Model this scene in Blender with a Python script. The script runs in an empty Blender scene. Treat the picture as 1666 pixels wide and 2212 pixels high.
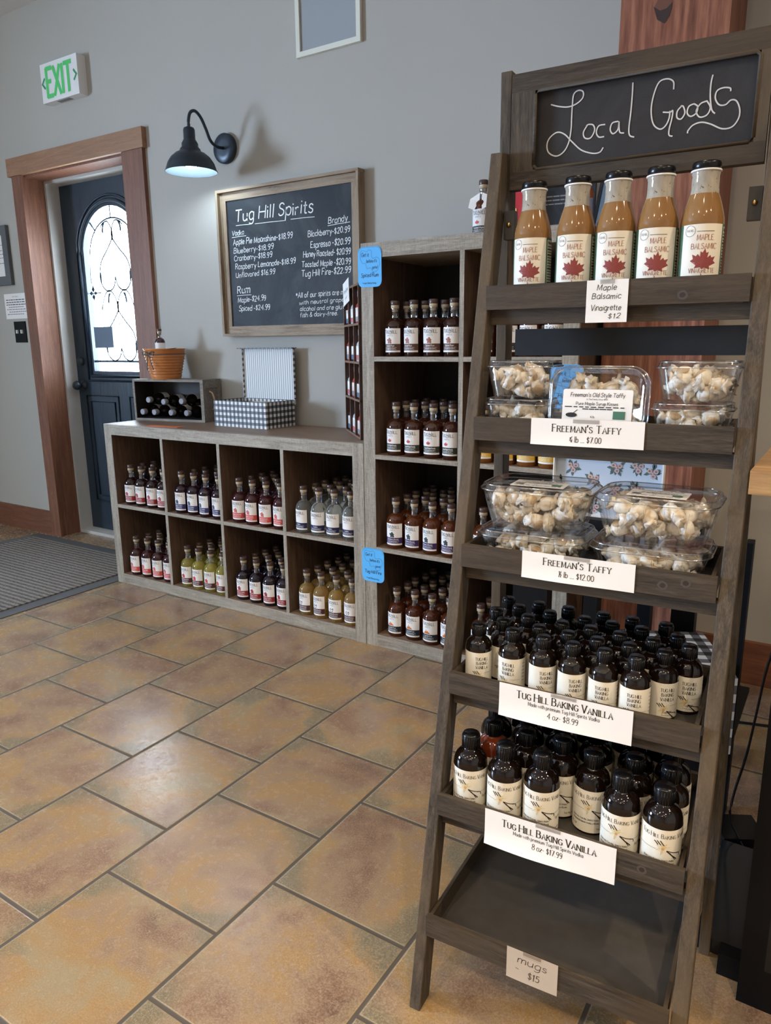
import bpy, math, random
from mathutils import Vector, Matrix
random.seed(7)
S = bpy.context.scene
COL = S.collection
# ------------------------------------------------------------------ camera
CP = (2.9527, -2.5644, 1.1204); YAW, PIT, ROL = -0.5710, -0.2257, -0.0097; FPX = 1575.7
def look():
    cy, sy, cp, sp = math.cos(YAW), math.sin(YAW), math.cos(PIT), math.sin(PIT)
    f = Vector((sy*cp, cy*cp, sp)); r = Vector((cy, -sy, 0)); u = r.cross(f)
    cr, sr = math.cos(ROL), math.sin(ROL)
    r2 = cr*r+sr*u; u2 = -sr*r+cr*u
    M = Matrix((r2, u2, -f)).transposed().to_4x4(); M.translation = CP
    return M
cam = bpy.data.cameras.new('camera'); cam.sensor_fit = 'HORIZONTAL'; cam.sensor_width = 36
cam.lens = FPX/1666*36; cam.clip_start = .02; cam.clip_end = 60
co = bpy.data.objects.new('camera', cam); COL.objects.link(co); co.matrix_world = look(); S.camera = co
# ------------------------------------------------------------------ view, world, lights
S.view_settings.view_transform = 'Standard'; S.view_settings.look = 'None'
S.view_settings.exposure = 1.4; S.view_settings.gamma = 1.0; S.view_settings.use_curve_mapping = False
W = bpy.data.worlds.new('sky'); S.world = W; W.use_nodes = True
W.node_tree.nodes['Background'].inputs[0].default_value = (.80, .90, 1.0, 1)
W.node_tree.nodes['Background'].inputs[1].default_value = 9.0
def light(kind, name, loc, energy, color, rot=(0, 0, 0), **kw):
    l = bpy.data.lights.new(name, kind); l.energy = energy; l.color = color
    for k, v in kw.items(): setattr(l, k, v)
    o = bpy.data.objects.new(name, l); COL.objects.link(o); o.location = loc; o.rotation_euler = rot
    return o
COOL = (.47, .68, 1.0); WARM = (1.0, .78, .52)
light('AREA', 'window_daylight', (-3.42, -4.3, 1.45), 165, COOL, (0, -math.pi/2, 0), shape='RECTANGLE', size=1.4, size_y=1.25, spread=math.radians(138))
light('AREA', 'door_daylight', (-.61, .6, 1.5), 9, COOL, (-math.pi/2, 0, 0), shape='RECTANGLE', size=.5, size_y=.9)
SPOTS = [(3.9, -3.4, 30), (2.1, -3.6, 24), (.5, -3.3, 15), (4.2, -1.6, 26), (3.2, -5.2, 24), (1.0, -5.0, 12), (-1.2, -3.2, 2), (2.5, -1.35, 5), (.9, -1.9, 3), (3.0, -2.9, 6), (3.6, -4.3, 8), (1.3, -4.4, 6), (2.6, -5.9, 8), (4.7, -2.6, 8), (4.5, -4.8, 10), (.0, -4.6, 5)]
for x, y, e in SPOTS:
    light('SPOT', 'ceiling_spot', (x, y, 2.79), e*1.9, WARM, (0, 0, 0), spot_size=math.radians(140), spot_blend=.9, shadow_soft_size=.03)

# ------------------------------------------------------------------ node helper
class N:
    def __init__(s, name, rough=.5, spec=.5):
        s.m = bpy.data.materials.new(name); s.m.use_nodes = True
        s.t = s.m.node_tree; s.b = s.t.nodes['Principled BSDF']
        s.b.inputs['Roughness'].default_value = rough; s.b.inputs['Specular IOR Level'].default_value = spec
        s.tc = None
    def n(s, typ, ins=None, **kw):
        x = s.t.nodes.new(typ)
        for k, v in kw.items(): setattr(x, k, v)
        for k, v in (ins or {}).items(): s.set(x.inputs[k], v)
        return x
    def set(s, inp, v):
        if hasattr(v, 'is_linked') or isinstance(v, bpy.types.NodeSocket): s.t.links.new(v, inp)
        else:
            if isinstance(v, tuple) and len(v) == 3 and inp.type == 'RGBA': v = v+(1,)
            inp.default_value = v
    def obj(s):
        if not s.tc: s.tc = s.n('ShaderNodeTexCoord')
        return s.tc.outputs['Object']
    def gen(s):
        if not s.tc: s.tc = s.n('ShaderNodeTexCoord')
        return s.tc.outputs['Generated']
    def m_(s, op, a, b=0.0, c=None):
        x = s.n('ShaderNodeMath', operation=op); s.set(x.inputs[0], a); s.set(x.inputs[1], b)
        if c is not None: s.set(x.inputs[2], c)
        return x.outputs[0]
    def map(s, v, scale=(1, 1, 1), loc=(0, 0, 0)):
        x = s.n('ShaderNodeMapping'); s.set(x.inputs['Vector'], v); x.inputs['Scale'].default_value = scale; x.inputs['Location'].default_value = loc
        return x.outputs[0]
    def noise(s, v, scale, detail=4, rough=.55, dist=0):
        x = s.n('ShaderNodeTexNoise'); s.set(x.inputs['Vector'], v); x.inputs['Scale'].default_value = scale
        x.inputs['Detail'].default_value = detail; x.inputs['Roughness'].default_value = rough; x.inputs['Distortion'].default_value = dist
        return x.outputs['Fac']
    def ramp(s, f, stops):
        x = s.n('ShaderNodeValToRGB'); s.set(x.inputs[0], f); e = x.color_ramp.elements
        while len(e) > 1: e.remove(e[0])
        e[0].position = stops[0][0]; e[0].color = tuple(stops[0][1])+(1,)
        for p, c in stops[1:]:
            q = e.new(p); q.color = tuple(c)+(1,)
        return x.outputs[0]
    def mix(s, f, a, b):
        x = s.n('ShaderNodeMix', data_type='RGBA'); s.set(x.inputs[0], f); s.set(x.inputs[6], a); s.set(x.inputs[7], b)
        return x.outputs[2]
    def base(s, v): s.set(s.b.inputs['Base Color'], v)
    def bump(s, h, strength=.3, dist=.002):
        x = s.n('ShaderNodeBump'); x.inputs['Strength'].default_value = strength; x.inputs['Distance'].default_value = dist
        s.set(x.inputs['Height'], h); s.t.links.new(x.outputs[0], s.b.inputs['Normal'])
def flat(name, c, rough=.5, spec=.5, metal=0, emit=None, trans=0, ior=1.45, noise=.0, coat=0):
    n = N(name, rough, spec)
    if noise:
        f = n.noise(n.obj(), 40, 3)
        n.base(n.mix(f, tuple(min(1, x*(1-noise)) for x in c), tuple(min(1, x*(1+noise)) for x in c)))
    else: n.base(tuple(c))
    n.b.inputs['Metallic'].default_value = metal; n.b.inputs['Transmission Weight'].default_value = trans; n.b.inputs['IOR'].default_value = ior
    n.b.inputs['Coat Weight'].default_value = coat
    if emit: n.b.inputs['Emission Color'].default_value = tuple(emit[0])+(1,); n.b.inputs['Emission Strength'].default_value = emit[1]
    return n.m
def wood(name, c1, c2, axis='x', sc=1.0, rough=.6, bump=.25, c3=None, stretch=14):
    n = N(name, rough, .35)
    s = {'x': (1, stretch, stretch), 'y': (stretch, 1, stretch), 'z': (stretch, stretch, 1)}[axis]
    v = n.map(n.obj(), s)
    f = n.noise(v, 6*sc, 8, .65, .6); g = n.noise(n.map(n.obj(), tuple(3.2*q for q in s)), 14*sc, 3, .6)
    h = n.m_('ADD', n.m_('MULTIPLY', f, .65), n.m_('MULTIPLY', g, .35))
    big = n.noise(n.obj(), 3.5*sc, 2)
    col = n.ramp(h, [(.36, c1), (.52, tuple((a+b)/2 for a, b in zip(c1, c2))), (.64, c2)])
    if c3: col = n.mix(n.ramp(big, [(.4, (0, 0, 0)), (.62, (.7, .7, .7))]), col, c3)
    n.base(col); n.bump(h, bump, .001)
    return n.m
M = {}
M['wall'] = None
def mk_wall():
    n = N('wall_paint', .75, .3); f = n.noise(n.obj(), 1.3, 2); g = n.noise(n.obj(), 260, 2)
    n.base(n.mix(f, (.39, .375, .335), (.425, .41, .365))); n.bump(g, .12, .0006); return n.m
M['wall'] = mk_wall()
M['ceil'] = flat('ceiling_paint', (.62, .6, .58), .8, noise=.03)
def mk_tile():
    T = .3311; n = N('floor_tile', .38, .5)
    sx = n.n('ShaderNodeSeparateXYZ', {0: n.obj()}); X, Y = sx.outputs[0], sx.outputs[1]
    v = n.m_('DIVIDE', n.m_('SUBTRACT', X, .6924), T); row = n.m_('FLOOR', v); fv = n.m_('SUBTRACT', v, row)
    par = n.m_('FLOORED_MODULO', n.m_('ADD', row, 1.0), 2.0)
    u = n.m_('ADD', n.m_('DIVIDE', n.m_('SUBTRACT', Y, -.7398), T), n.m_('MULTIPLY', par, .5)); col = n.m_('FLOOR', u); fu = n.m_('SUBTRACT', u, col)
    def edge(f): return n.m_('MINIMUM', f, n.m_('SUBTRACT', 1.0, f))
    d = n.m_('MINIMUM', edge(fu), edge(fv))
    idv = n.n('ShaderNodeCombineXYZ', {0: row, 1: col, 2: 0.0}).outputs[0]
    wn = n.n('ShaderNodeTexWhiteNoise', {0: idv}, noise_dimensions='3D')
    off = n.n('ShaderNodeVectorMath', {0: wn.outputs[1], 1: (37., 23., 11.)}, operation='MULTIPLY').outputs[0]
    pos = n.n('ShaderNodeVectorMath', {0: n.obj(), 1: off}, operation='ADD').outputs[0]
    a = n.noise(pos, 4.2, 6, .6, .4); b = n.noise(pos, 8, 5, .62, .3); c = n.noise(pos, 60, 4, .7); fine = n.noise(pos, 330, 2, .6)
    base = n.ramp(a, [(.32, (.125, .070, .045)), (.42, (.205, .122, .078)), (.49, (.262, .178, .108)), (.56, (.300, .182, .070)), (.66, (.275, .218, .125))])
    # glaze: olive-grey rim of each tile, blotched
    rim = n.m_('ADD', n.m_('MULTIPLY', n.m_('SUBTRACT', .15, d), 5.0), n.m_('MULTIPLY', n.m_('SUBTRACT', b, .52), 4.5))
    rimf = n.ramp(rim, [(.35, (0, 0, 0)), (.95, (1, 1, 1))])
    corner = n.m_('ADD', edge(fu), edge(fv))
    cf = n.ramp(n.m_('ADD', n.m_('MULTIPLY', n.m_('SUBTRACT', .3, corner), 3.5), n.m_('MULTIPLY', n.m_('SUBTRACT', a, .45), 5.0)), [(.2, (0, 0, 0)), (.8, (1, 1, 1))])
    col1 = n.mix(n.m_('MULTIPLY', rimf, .72), base, (.292, .235, .135))
    col2 = n.mix(n.m_('MULTIPLY', cf, .8), col1, (.135, .128, .086))
    b2 = n.noise(pos, 16, 5, .6, .3); spk = n.ramp(b2, [(.54, (0, 0, 0)), (.68, (1, 1, 1))])
    col3 = n.mix(n.m_('MULTIPLY', n.m_('MULTIPLY', spk, rimf), .6), col2, (.19, .085, .04))
    col4 = n.mix(n.m_('MULTIPLY', n.m_('SUBTRACT', fine, .40), 1.7), col3, (.43, .33, .23))
    g = n.ramp(d, [(.0115, (1, 1, 1)), (.0145, (0, 0, 0))])
    lip = n.ramp(d, [(.014, (1, 1, 1)), (.021, (0, 0, 0))])
    col5 = n.mix(n.m_('MULTIPLY', lip, .5), col4, (.55, .45, .28))
    n.base(n.mix(g, col5, (.085, .070, .055)))
    n.set(n.b.inputs['Roughness'], n.m_('ADD', n.m_('ADD', .12, n.m_('MULTIPLY', c, .27)), n.m_('MULTIPLY', g, .4)))
    h = n.m_('ADD', n.m_('MULTIPLY', n.ramp(d, [(.008, (0, 0, 0)), (.02, (1, 1, 1))]), 1.0), n.m_('ADD', n.m_('MULTIPLY', c, .25), n.m_('MULTIPLY', b2, .12)))
    n.bump(h, .4, .003)
    return n.m
M['tile'] = mk_tile()
# grey washed laminate with fine linen cross-scratches
def rustic(name, axis):
    n = N(name, .55, .35)
    s = {'x': (1, 12, 12), 'y': (12, 1, 12), 'z': (12, 12, 1)}[axis]
    f = n.noise(n.map(n.obj(), s), 7, 8, .65, .9); g = n.noise(n.map(n.obj(), tuple(4*q for q in s)), 16, 3, .6)
    cr = {'x': (40, 40, 4), 'y': (40, 40, 4), 'z': (5, 5, 60)}[axis]
    k = n.noise(n.map(n.obj(), cr), 8, 3, .6)
    h = n.m_('ADD', n.m_('ADD', n.m_('MULTIPLY', f, .5), n.m_('MULTIPLY', g, .28)), n.m_('MULTIPLY', k, .22))
    n.base(n.ramp(h, [(.36, (.14, .114, .086)), (.48, (.265, .227, .175)), (.6, (.395, .35, .275))])); n.bump(h, .2, .0006)
    return n.m
M['rx'] = rustic('grey_oak_laminate_along', 'x'); M['rz'] = rustic('grey_oak_laminate_upright', 'z')
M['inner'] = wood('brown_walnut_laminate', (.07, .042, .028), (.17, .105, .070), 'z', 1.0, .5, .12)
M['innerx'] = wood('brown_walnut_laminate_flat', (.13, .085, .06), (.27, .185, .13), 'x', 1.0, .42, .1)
M['back'] = flat('shelf_backing_and_crate_shade', (.022, .017, .015), .6, noise=.2)
LC1, LC2, LC3 = (.013, .010, .007), (.080, .061, .043), (.060, .040, .022)
M['lx'] = wood('weathered_wood_along', LC1, LC2, 'x', 1.3, .62, .5, LC3); M['ly'] = wood('weathered_wood_deep', LC1, LC2, 'y', 1.3, .62, .5, LC3)
M['lz'] = wood('weathered_wood_upright', (.018, .014, .010), (.102, .078, .054), 'z', 1.2, .62, .5, (.11, .075, .04))
M['lp'] = flat('grey_stained_panel', (.060, .055, .050), .42, noise=.25)
M['trim'] = wood('reddish_trim_wood', (.13, .052, .030), (.25, .11, .06), 'z', .8, .5, .15)
M['trimx'] = wood('reddish_trim_wood_along', (.23, .115, .06), (.36, .20, .115), 'x', .8, .5, .15)
M['basebd'] = wood('baseboard_wood', (.12, .045, .025), (.22, .09, .045), 'x', .8, .5, .15)
def mk_post():
    n = N('rough_timber', .55, .35)
    w = n.n('ShaderNodeTexWave', {0: n.map(n.obj(), (1, 1, .09), (.1, 0, .13))}, wave_type='RINGS', rings_direction='Y')
    w.inputs['Scale'].default_value = 9; w.inputs['Distortion'].default_value = 5.5; w.inputs['Detail'].default_value = 3; w.inputs['Detail Scale'].default_value = 1.6
    f = n.noise(n.map(n.obj(), (14, 14, 1)), 7, 6, .6)
    h = n.m_('ADD', n.m_('MULTIPLY', w.outputs[1], .10), n.m_('MULTIPLY', f, .72))
    n.base(n.ramp(h, [(.2, (.085, .026, .015)), (.38, (.20, .072, .040)), (.52, (.30, .125, .072)), (.7, (.37, .17, .10))])); n.bump(h, .3, .001)
    return n.m
M['post'] = mk_post()
M['knot'] = flat('dark_knot', (.03, .016, .012), .6); M['knot2'] = flat('brown_knot', (.13, .05, .03), .6)
M['white'] = flat('white_paint', (.72, .72, .70), .5); M['jamb'] = flat('grey_jamb_paint', (.50, .50, .47), .5, noise=.05)
M['paper'] = flat('white_paper', (.80, .78, .75), .6); M['ink'] = flat('black_ink', (.018, .018, .02), .6); M['greyink'] = flat('grey_ink', (.24, .24, .25), .6)
M['cream'] = flat('cream_label_paper', (.74, .69, .58), .55); M['black'] = flat('black_plastic', (.004, .004, .005), .25, .35); M['blackp'] = flat('black_painted_wood', (.003, .0034, .0045), .5, .2)
M['chalk'] = flat('chalk_line', (.74, .76, .76), .9); M['chalkpen'] = flat('chalk_marker_line', (.60, .58, .55), .8)
def slate(name, c, sm):
    n = N(name, .6, .25); f = n.noise(n.obj(), 2.6, 5, .7, 1.5); g = n.noise(n.obj(), 320, 2)
    n.base(n.mix(n.ramp(f, [(.45, (0, 0, 0)), (.8, (sm, sm, sm))]), n.mix(g, tuple(x*.8 for x in c), tuple(x*1.25 for x in c)), (.3, .32, .34))); return n.m
M['board'] = slate('chalkboard_slate', (.016, .021, .026), .16); M['board2'] = slate('black_chalk_panel', (.028, .026, .026), .08)
M['cbframe'] = wood('pale_reclaimed_wood', (.14, .085, .05), (.38, .29, .19), 'x', 1.2, .6, .3, (.32, .25, .17)); M['cbframez'] = wood('pale_reclaimed_wood_upright', (.14, .085, .05), (.38, .29, .19), 'z', 1.2, .6, .3, (.32, .25, .17))
M['blue'] = flat('sky_blue_card', (.085, .42, .82), .6); M['blueink'] = flat('blue_black_ink', (.02, .07, .16), .6)
M['sconce'] = flat('navy_metal', (.028, .040, .055), .35, metal=.3); M['shadein'] = flat('shade_inner_white', (.07, .09, .10), .4)
M['bulb'] = flat('lit_bulb', (1, 1, 1), .3, emit=((.72, .87, 1.0), 60))
M['green'] = flat('green_lit_letters', (.06, .36, .11), .5, emit=((.06, .85, .16), .06)); M['greend'] = flat('green_arrow', (.02, .22, .10), .5, emit=((.03, .4, .12), .03))
M['doorp'] = N('navy_door_paint_with_glare', .34, .5)
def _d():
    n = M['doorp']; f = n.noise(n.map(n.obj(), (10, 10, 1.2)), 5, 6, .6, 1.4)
    n.base(n.mix(f, (.010, .020, .032), (.026, .048, .072))); n.bump(f, .6, .002); return n.m  # navy paint, its colour raised bluer to stand in for the window glare
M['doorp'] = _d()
M['lead'] = flat('dark_lead_came', (.02, .06, .10), .5)
def thin(name, tint, refl, rough=.03, alpha=.06):
    m = bpy.data.materials.new(name); m.use_nodes = True; t = m.node_tree; t.nodes.clear()
    o = t.nodes.new('ShaderNodeOutputMaterial'); tr = t.nodes.new('ShaderNodeBsdfTransparent'); gl = t.nodes.new('ShaderNodeBsdfGlossy'); mx = t.nodes.new('ShaderNodeMixShader'); lw = t.nodes.new('ShaderNodeLayerWeight')
    ma = t.nodes.new('ShaderNodeMath'); ma.operation = 'MULTIPLY_ADD'; ma.inputs[1].default_value = refl; ma.inputs[2].default_value = alpha
    lw.inputs[0].default_value = .35; tr.inputs[0].default_value = tuple(tint)+(1,); gl.inputs['Roughness'].default_value = rough
    t.links.new(lw.outputs['Facing'], ma.inputs[0]); t.links.new(ma.outputs[0], mx.inputs[0]); t.links.new(tr.outputs[0], mx.inputs[1]); t.links.new(gl.outputs[0], mx.inputs[2]); t.links.new(mx.outputs[0], o.inputs[0])
    return m
M['pane'] = thin('window_glass', (.96, .98, 1), .5); M['tub'] = thin('clear_plastic', (.96, .97, .98), .5, .05, .05); M['rim'] = thin('clear_plastic_rim', (.9, .92, .94), .8, .12, .30); M['neck'] = thin('clear_bottle_glass', (.72, .76, .80), .8, .03, .18)
M['tape'] = thin('clear_tape', (.9, .9, .9), .3, .25, .12)
M['cork'] = flat('cream_cork', (.56, .47, .33), .5); M['corkcap'] = flat('walnut_stopper_top', (.07, .042, .036), .3); M['whitecap'] = flat('white_ring', (.8, .8, .77), .4)
M['amberk'] = flat('dark_amber_glass', (.006, .003, .002), .05, .6); M['amberr'] = flat('red_amber_glass', (.13, .025, .008), .06, coat=.4)
def mk_dress():
    n = N('maple_dressing', .08, .5); f = n.noise(n.obj(), 300, 2); g = n.noise(n.obj(), 14, 3)
    c = n.mix(g, (.20, .100, .032), (.275, .145, .053)); n.base(n.mix(n.ramp(f, [(.72, (0, 0, 0)), (.78, (1, 1, 1))]), c, (.05, .02, .01))); return n.m
M['dress'] = mk_dress()
def mk_film():
    n = N('dressing_film_on_glass', .08, .5); f = n.noise(n.obj(), 260, 3); g = n.noise(n.map(n.obj(), (3, 3, 1)), 40, 4)
    c = n.mix(g, (.22, .185, .14), (.50, .46, .38)); n.base(n.mix(n.ramp(f, [(.62, (0, 0, 0)), (.72, (1, 1, 1))]), c, (.08, .05, .03))); return n.m
M['film'] = mk_film()
M['red'] = flat('maple_leaf_red', (.24, .045, .04), .55); M['redink'] = flat('russet_lettering', (.30, .10, .075), .55); M['dgreen'] = flat('deep_green_label', (.05, .12, .075), .5); M['pgreen'] = flat('pale_green_panel', (.42, .46, .33), .55)
M['wax'] = flat('wax_paper', (.84, .80, .73), .4, noise=.06); 
def _wax():
    n = N('wax_paper_over_taffy', .4, .5); f = n.noise(n.obj(), 75, 3); n.base(n.ramp(f, [(.40, (.84, .80, .73)), (.56, (.78, .70, .57)), (.68, (.62, .47, .29))])); return n.m
M['wax'] = _wax()
M['taffy'] = flat('tan_taffy', (.52, .37, .22), .4, noise=.14)
M['terra'] = flat('glazed_orange_clay', (.52, .19, .055), .3, noise=.1, coat=.3); M['twine'] = flat('grey_twine', (.10, .085, .08), .8); M['rope'] = flat('jute_rope', (.42, .31, .18), .8)
M['crate'] = wood('grey_crate_wood', (.12, .10, .08), (.30, .26, .21), 'x', 1.4, .6, .3); M['orange'] = flat('orange_paper', (.62, .13, .04), .6)
M['gold'] = flat('brass', (.65, .45, .18), .25, metal=1); M['steel'] = flat('steel_screw', (.4, .4, .4), .3, metal=1)
M['counter'] = wood('honey_butcher_block', (.26, .14, .06), (.50, .32, .15), 'x', .7, .35, .08)
M['matr'] = None
def mk_mat():
    n = N('ribbed_mat_pile', .9, .1); sx = n.n('ShaderNodeSeparateXYZ', {0: n.obj()})
    w = n.n('ShaderNodeTexWave', {0: n.obj()}, wave_type='BANDS', bands_direction='Y'); w.inputs['Scale'].default_value = 11; w.inputs['Distortion'].default_value = 1.2; w.inputs['Detail'].default_value = 2; w.inputs['Detail Scale'].default_value = 14
    k = n.noise(n.obj(), 150, 2); h = n.m_('ADD', n.m_('MULTIPLY', w.outputs[1], .38), n.m_('MULTIPLY', k, .68))
    n.base(n.ramp(h, [(.3, (.075, .068, .062)), (.75, (.235, .215, .19))])); n.bump(h, .8, .006); return n.m
M['matr'] = mk_mat(); M['rubber'] = flat('grey_rubber_border', (.075, .078, .080), .7, noise=.1)
def ging(name, a, b, per=.0245, off=(0, 0)):
    n = N(name, .5, .4); sx = n.n('ShaderNodeSeparateXYZ', {0: n.obj()})
    def st(o, k): return n.m_('GREATER_THAN', n.m_('FLOORED_MODULO', n.m_('ADD', n.m_('DIVIDE', sx.outputs[o], per), k), 1.0), .5)
    s = n.m_('MULTIPLY', n.m_('ADD', st(a, off[0]), st(b, off[1])), .5)
    n.base(n.ramp(s, [(.0, (.76, .76, .75)), (.5, (.135, .14, .15)), (1., (.018, .02, .022))])); n.t.nodes[-1]; return n.m
for k, ab in dict(xz=(0, 2), yz=(1, 2), xy=(0, 1)).items(): M['g'+k] = ging('gingham_'+k, *ab)
for k, ab in dict(xz=(0, 2), yz=(1, 2), xy=(0, 1)).items(): M['G'+k] = ging('buffalo_check_'+k, *ab, per=.042)
def mk_stripe():
    n = N('grey_white_stripes', .5, .3); sx = n.n('ShaderNodeSeparateXYZ', {0: n.obj()})
    s = n.m_('GREATER_THAN', n.m_('FLOORED_MODULO', n.m_('DIVIDE', sx.outputs[0], .0128), 1.0), .55); n.base(n.mix(s, (.74, .74, .71), (.33, .36, .37))); return n.m
M['stripe'] = mk_stripe()
# ------------------------------------------------------------------ mesh builder
class MB:
    def __init__(s): s.v = []; s.f = []; s.mi = []; s.mats = []; s.X = Matrix.Identity(4); s.sm = []
    def mat(s, m):
        m = M[m] if isinstance(m, str) else m
        if m not in s.mats: s.mats.append(m)
        return s.mats.index(m)
    def add(s, vs, fs, m, smooth=False):
        k = len(s.v); i = s.mat(m); s.v += [tuple(s.X @ Vector(v)) for v in vs]
        for f in fs: s.f.append([k+q for q in f]); s.mi.append(i); s.sm.append(smooth)
        return s
    def box(s, x0, x1, y0, y1, z0, z1, m, my=None, mt=None):
        vs = [(x, y, z) for z in (z0, z1) for y in (y0, y1) for x in (x0, x1)]
        F = [([0, 2, 3, 1], mt), ([4, 5, 7, 6], mt), ([0, 1, 5, 4], None), ([2, 6, 7, 3], None), ([0, 4, 6, 2], my), ([1, 3, 7, 5], my)]
        for f, mm in F: s.add([vs[i] for i in f], [(0, 1, 2, 3)], mm or m)
        return s
    def hexa(s, b, t, m):   # bottom quad, top quad
        s.add(list(b)+list(t), [(3, 2, 1, 0), (4, 5, 6, 7), (0, 1, 5, 4), (1, 2, 6, 5), (2, 3, 7, 6), (3, 0, 4, 7)], m); return s
    def lathe(s, prof, m, seg=24, c=(0, 0, 0), cap=True, a0=0, a1=2*math.pi, smooth=True):
        full = abs(a1-a0-2*math.pi) < 1e-6; n = seg if full else seg+1
        vs = [(c[0]+r*math.cos(a0+(a1-a0)*i/seg), c[1]+r*math.sin(a0+(a1-a0)*i/seg), c[2]+z) for r, z in prof for i in range(n)]
        fs = []
        for j in range(len(prof)-1):
            for i in range(seg):
                i2 = (i+1) % n if full else i+1
                fs.append((j*n+i, j*n+i2, (j+1)*n+i2, (j+1)*n+i))
        s.add(vs, fs, m, smooth)
        if cap and full:
            if prof[0][0] > 1e-5: s.add(vs[:n][::-1], [tuple(range(n))], m)
            if prof[-1][0] > 1e-5: s.add(vs[-n:], [tuple(range(n))], m)
        return s
    def tube(s, pts, r, m, seg=8, smooth=True):
        P = [Vector(p) for p in pts]; rs = r if isinstance(r, (list, tuple)) else [r]*len(P); vs = []; up = Vector((0.01, .02, 1)).normalized()
        for i, p in enumerate(P):
            t = (P[min(i+1, len(P)-1)]-P[max(i-1, 0)]).normalized(); a = t.cross(up)
            if a.length < .05: a = t.cross(Vector((1, 0, 0)))
            a.normalize(); b = t.cross(a)
            vs += [p+rs[i]*(math.cos(q*2*math.pi/seg)*a+math.sin(q*2*math.pi/seg)*b) for q in range(seg)]
        fs = [(j*seg+i, j*seg+(i+1) % seg, (j+1)*seg+(i+1) % seg, (j+1)*seg+i) for j in range(len(P)-1) for i in range(seg)]
        fs += [tuple(range(seg))[::-1], tuple(range((len(P)-1)*seg, len(P)*seg))]
        s.add(vs, fs, m, smooth); return s
    def ribbon(s, pts, w, m, place, contrast=0):
        if len(pts) < 2: return s
        if getattr(place, 'cyl', False) and max(abs(pts[i+1][0]-pts[i][0]) for i in range(len(pts)-1)) > .005:
            q = [pts[0]]
            for a, c in zip(pts, pts[1:]):
                k = max(1, math.ceil(abs(c[0]-a[0])/.003)); q += [(a[0]+(c[0]-a[0])*i/k, a[1]+(c[1]-a[1])*i/k) for i in range(1, k+1)]
            pts = q
        L = []; R = []; n = len(pts)
        for i in range(n):
            a = pts[max(i-1, 0)]; b = pts[min(i+1, n-1)]; dx, dy = b[0]-a[0], b[1]-a[1]; l = math.hypot(dx, dy) or 1e-9
            k = 1.0
            if 0 < i < n-1:
                e1 = (pts[i][0]-a[0], pts[i][1]-a[1]); e2 = (b[0]-pts[i][0], b[1]-pts[i][1])
                d = (e1[0]*e2[0]+e1[1]*e2[1])/((math.hypot(*e1)*math.hypot(*e2)) or 1e-9)
                k = min(1.7, 1/max(.35, math.sqrt(max(0, (1+d)/2))))
            ww = w*(1-contrast+contrast*abs(dy)/l)*k/2
            nx, ny = -dy/l*ww, dx/l*ww
            p = pts[i]
            if i == 0: p = (p[0]-dx/l*w*.25, p[1]-dy/l*w*.25)
            if i == n-1: p = (p[0]+dx/l*w*.25, p[1]+dy/l*w*.25)
            L.append(place(p[0]+nx, p[1]+ny)); R.append(place(p[0]-nx, p[1]-ny))
        s.add(L+R, [(i, n+i, n+i+1, i+1) for i in range(n-1)], m); return s
    def poly(s, pts, m, place): s.add([place(*p) for p in pts], [tuple(range(len(pts)))], m); return s
    def build(s, name, parent=None, bevel=0, smooth=False):
        me = bpy.data.meshes.new(name); me.from_pydata(s.v, [], s.f)
        for mm in s.mats: me.materials.append(mm)
        me.polygons.foreach_set('material_index', s.mi); me.polygons.foreach_set('use_smooth', s.sm); me.update()
        o = bpy.data.objects.new(name, me); COL.objects.link(o); o.parent = parent
        if bevel:
            b = o.modifiers.new('bevel', 'BEVEL'); b.width = bevel; b.segments = 2; b.limit_method = 'ANGLE'; b.angle_limit = 1.0
        return o
def tag(o, label=None, cat=None, group=None, kind=None):
    for k, v in (('label', label), ('category', cat), ('group', group), ('kind', kind)):
        if v: o[k] = v
    return o
def thing(name, label, cat, loc=(0, 0, 0), rz=0, group=None):
    o = bpy.data.objects.new(name, None); COL.objects.link(o); o.empty_display_size = .05
    o.location = loc; o.rotation_euler = (0, 0, rz); return tag(o, label, cat, group)
KIDS = {}
def kids(o):
    return [c for c in COL.objects if c.parent == o] if o.name not in KIDS else KIDS[o.name]
def proto_kids(o): KIDS[o.name] = [c for c in COL.objects if c.parent == o]
def dup(root, loc, rz, label, group=None):
    r = root.copy(); COL.objects.link(r); r.location = loc; r.rotation_euler = (0, 0, rz); r['label'] = label
    if group: r['group'] = group
    for ch in KIDS[root.name]:
        c = ch.copy(); COL.objects.link(c); c.parent = r
    return r
def struct(mb, name, bevel=0): return tag(mb.build(name, None, bevel), kind='structure')
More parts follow.
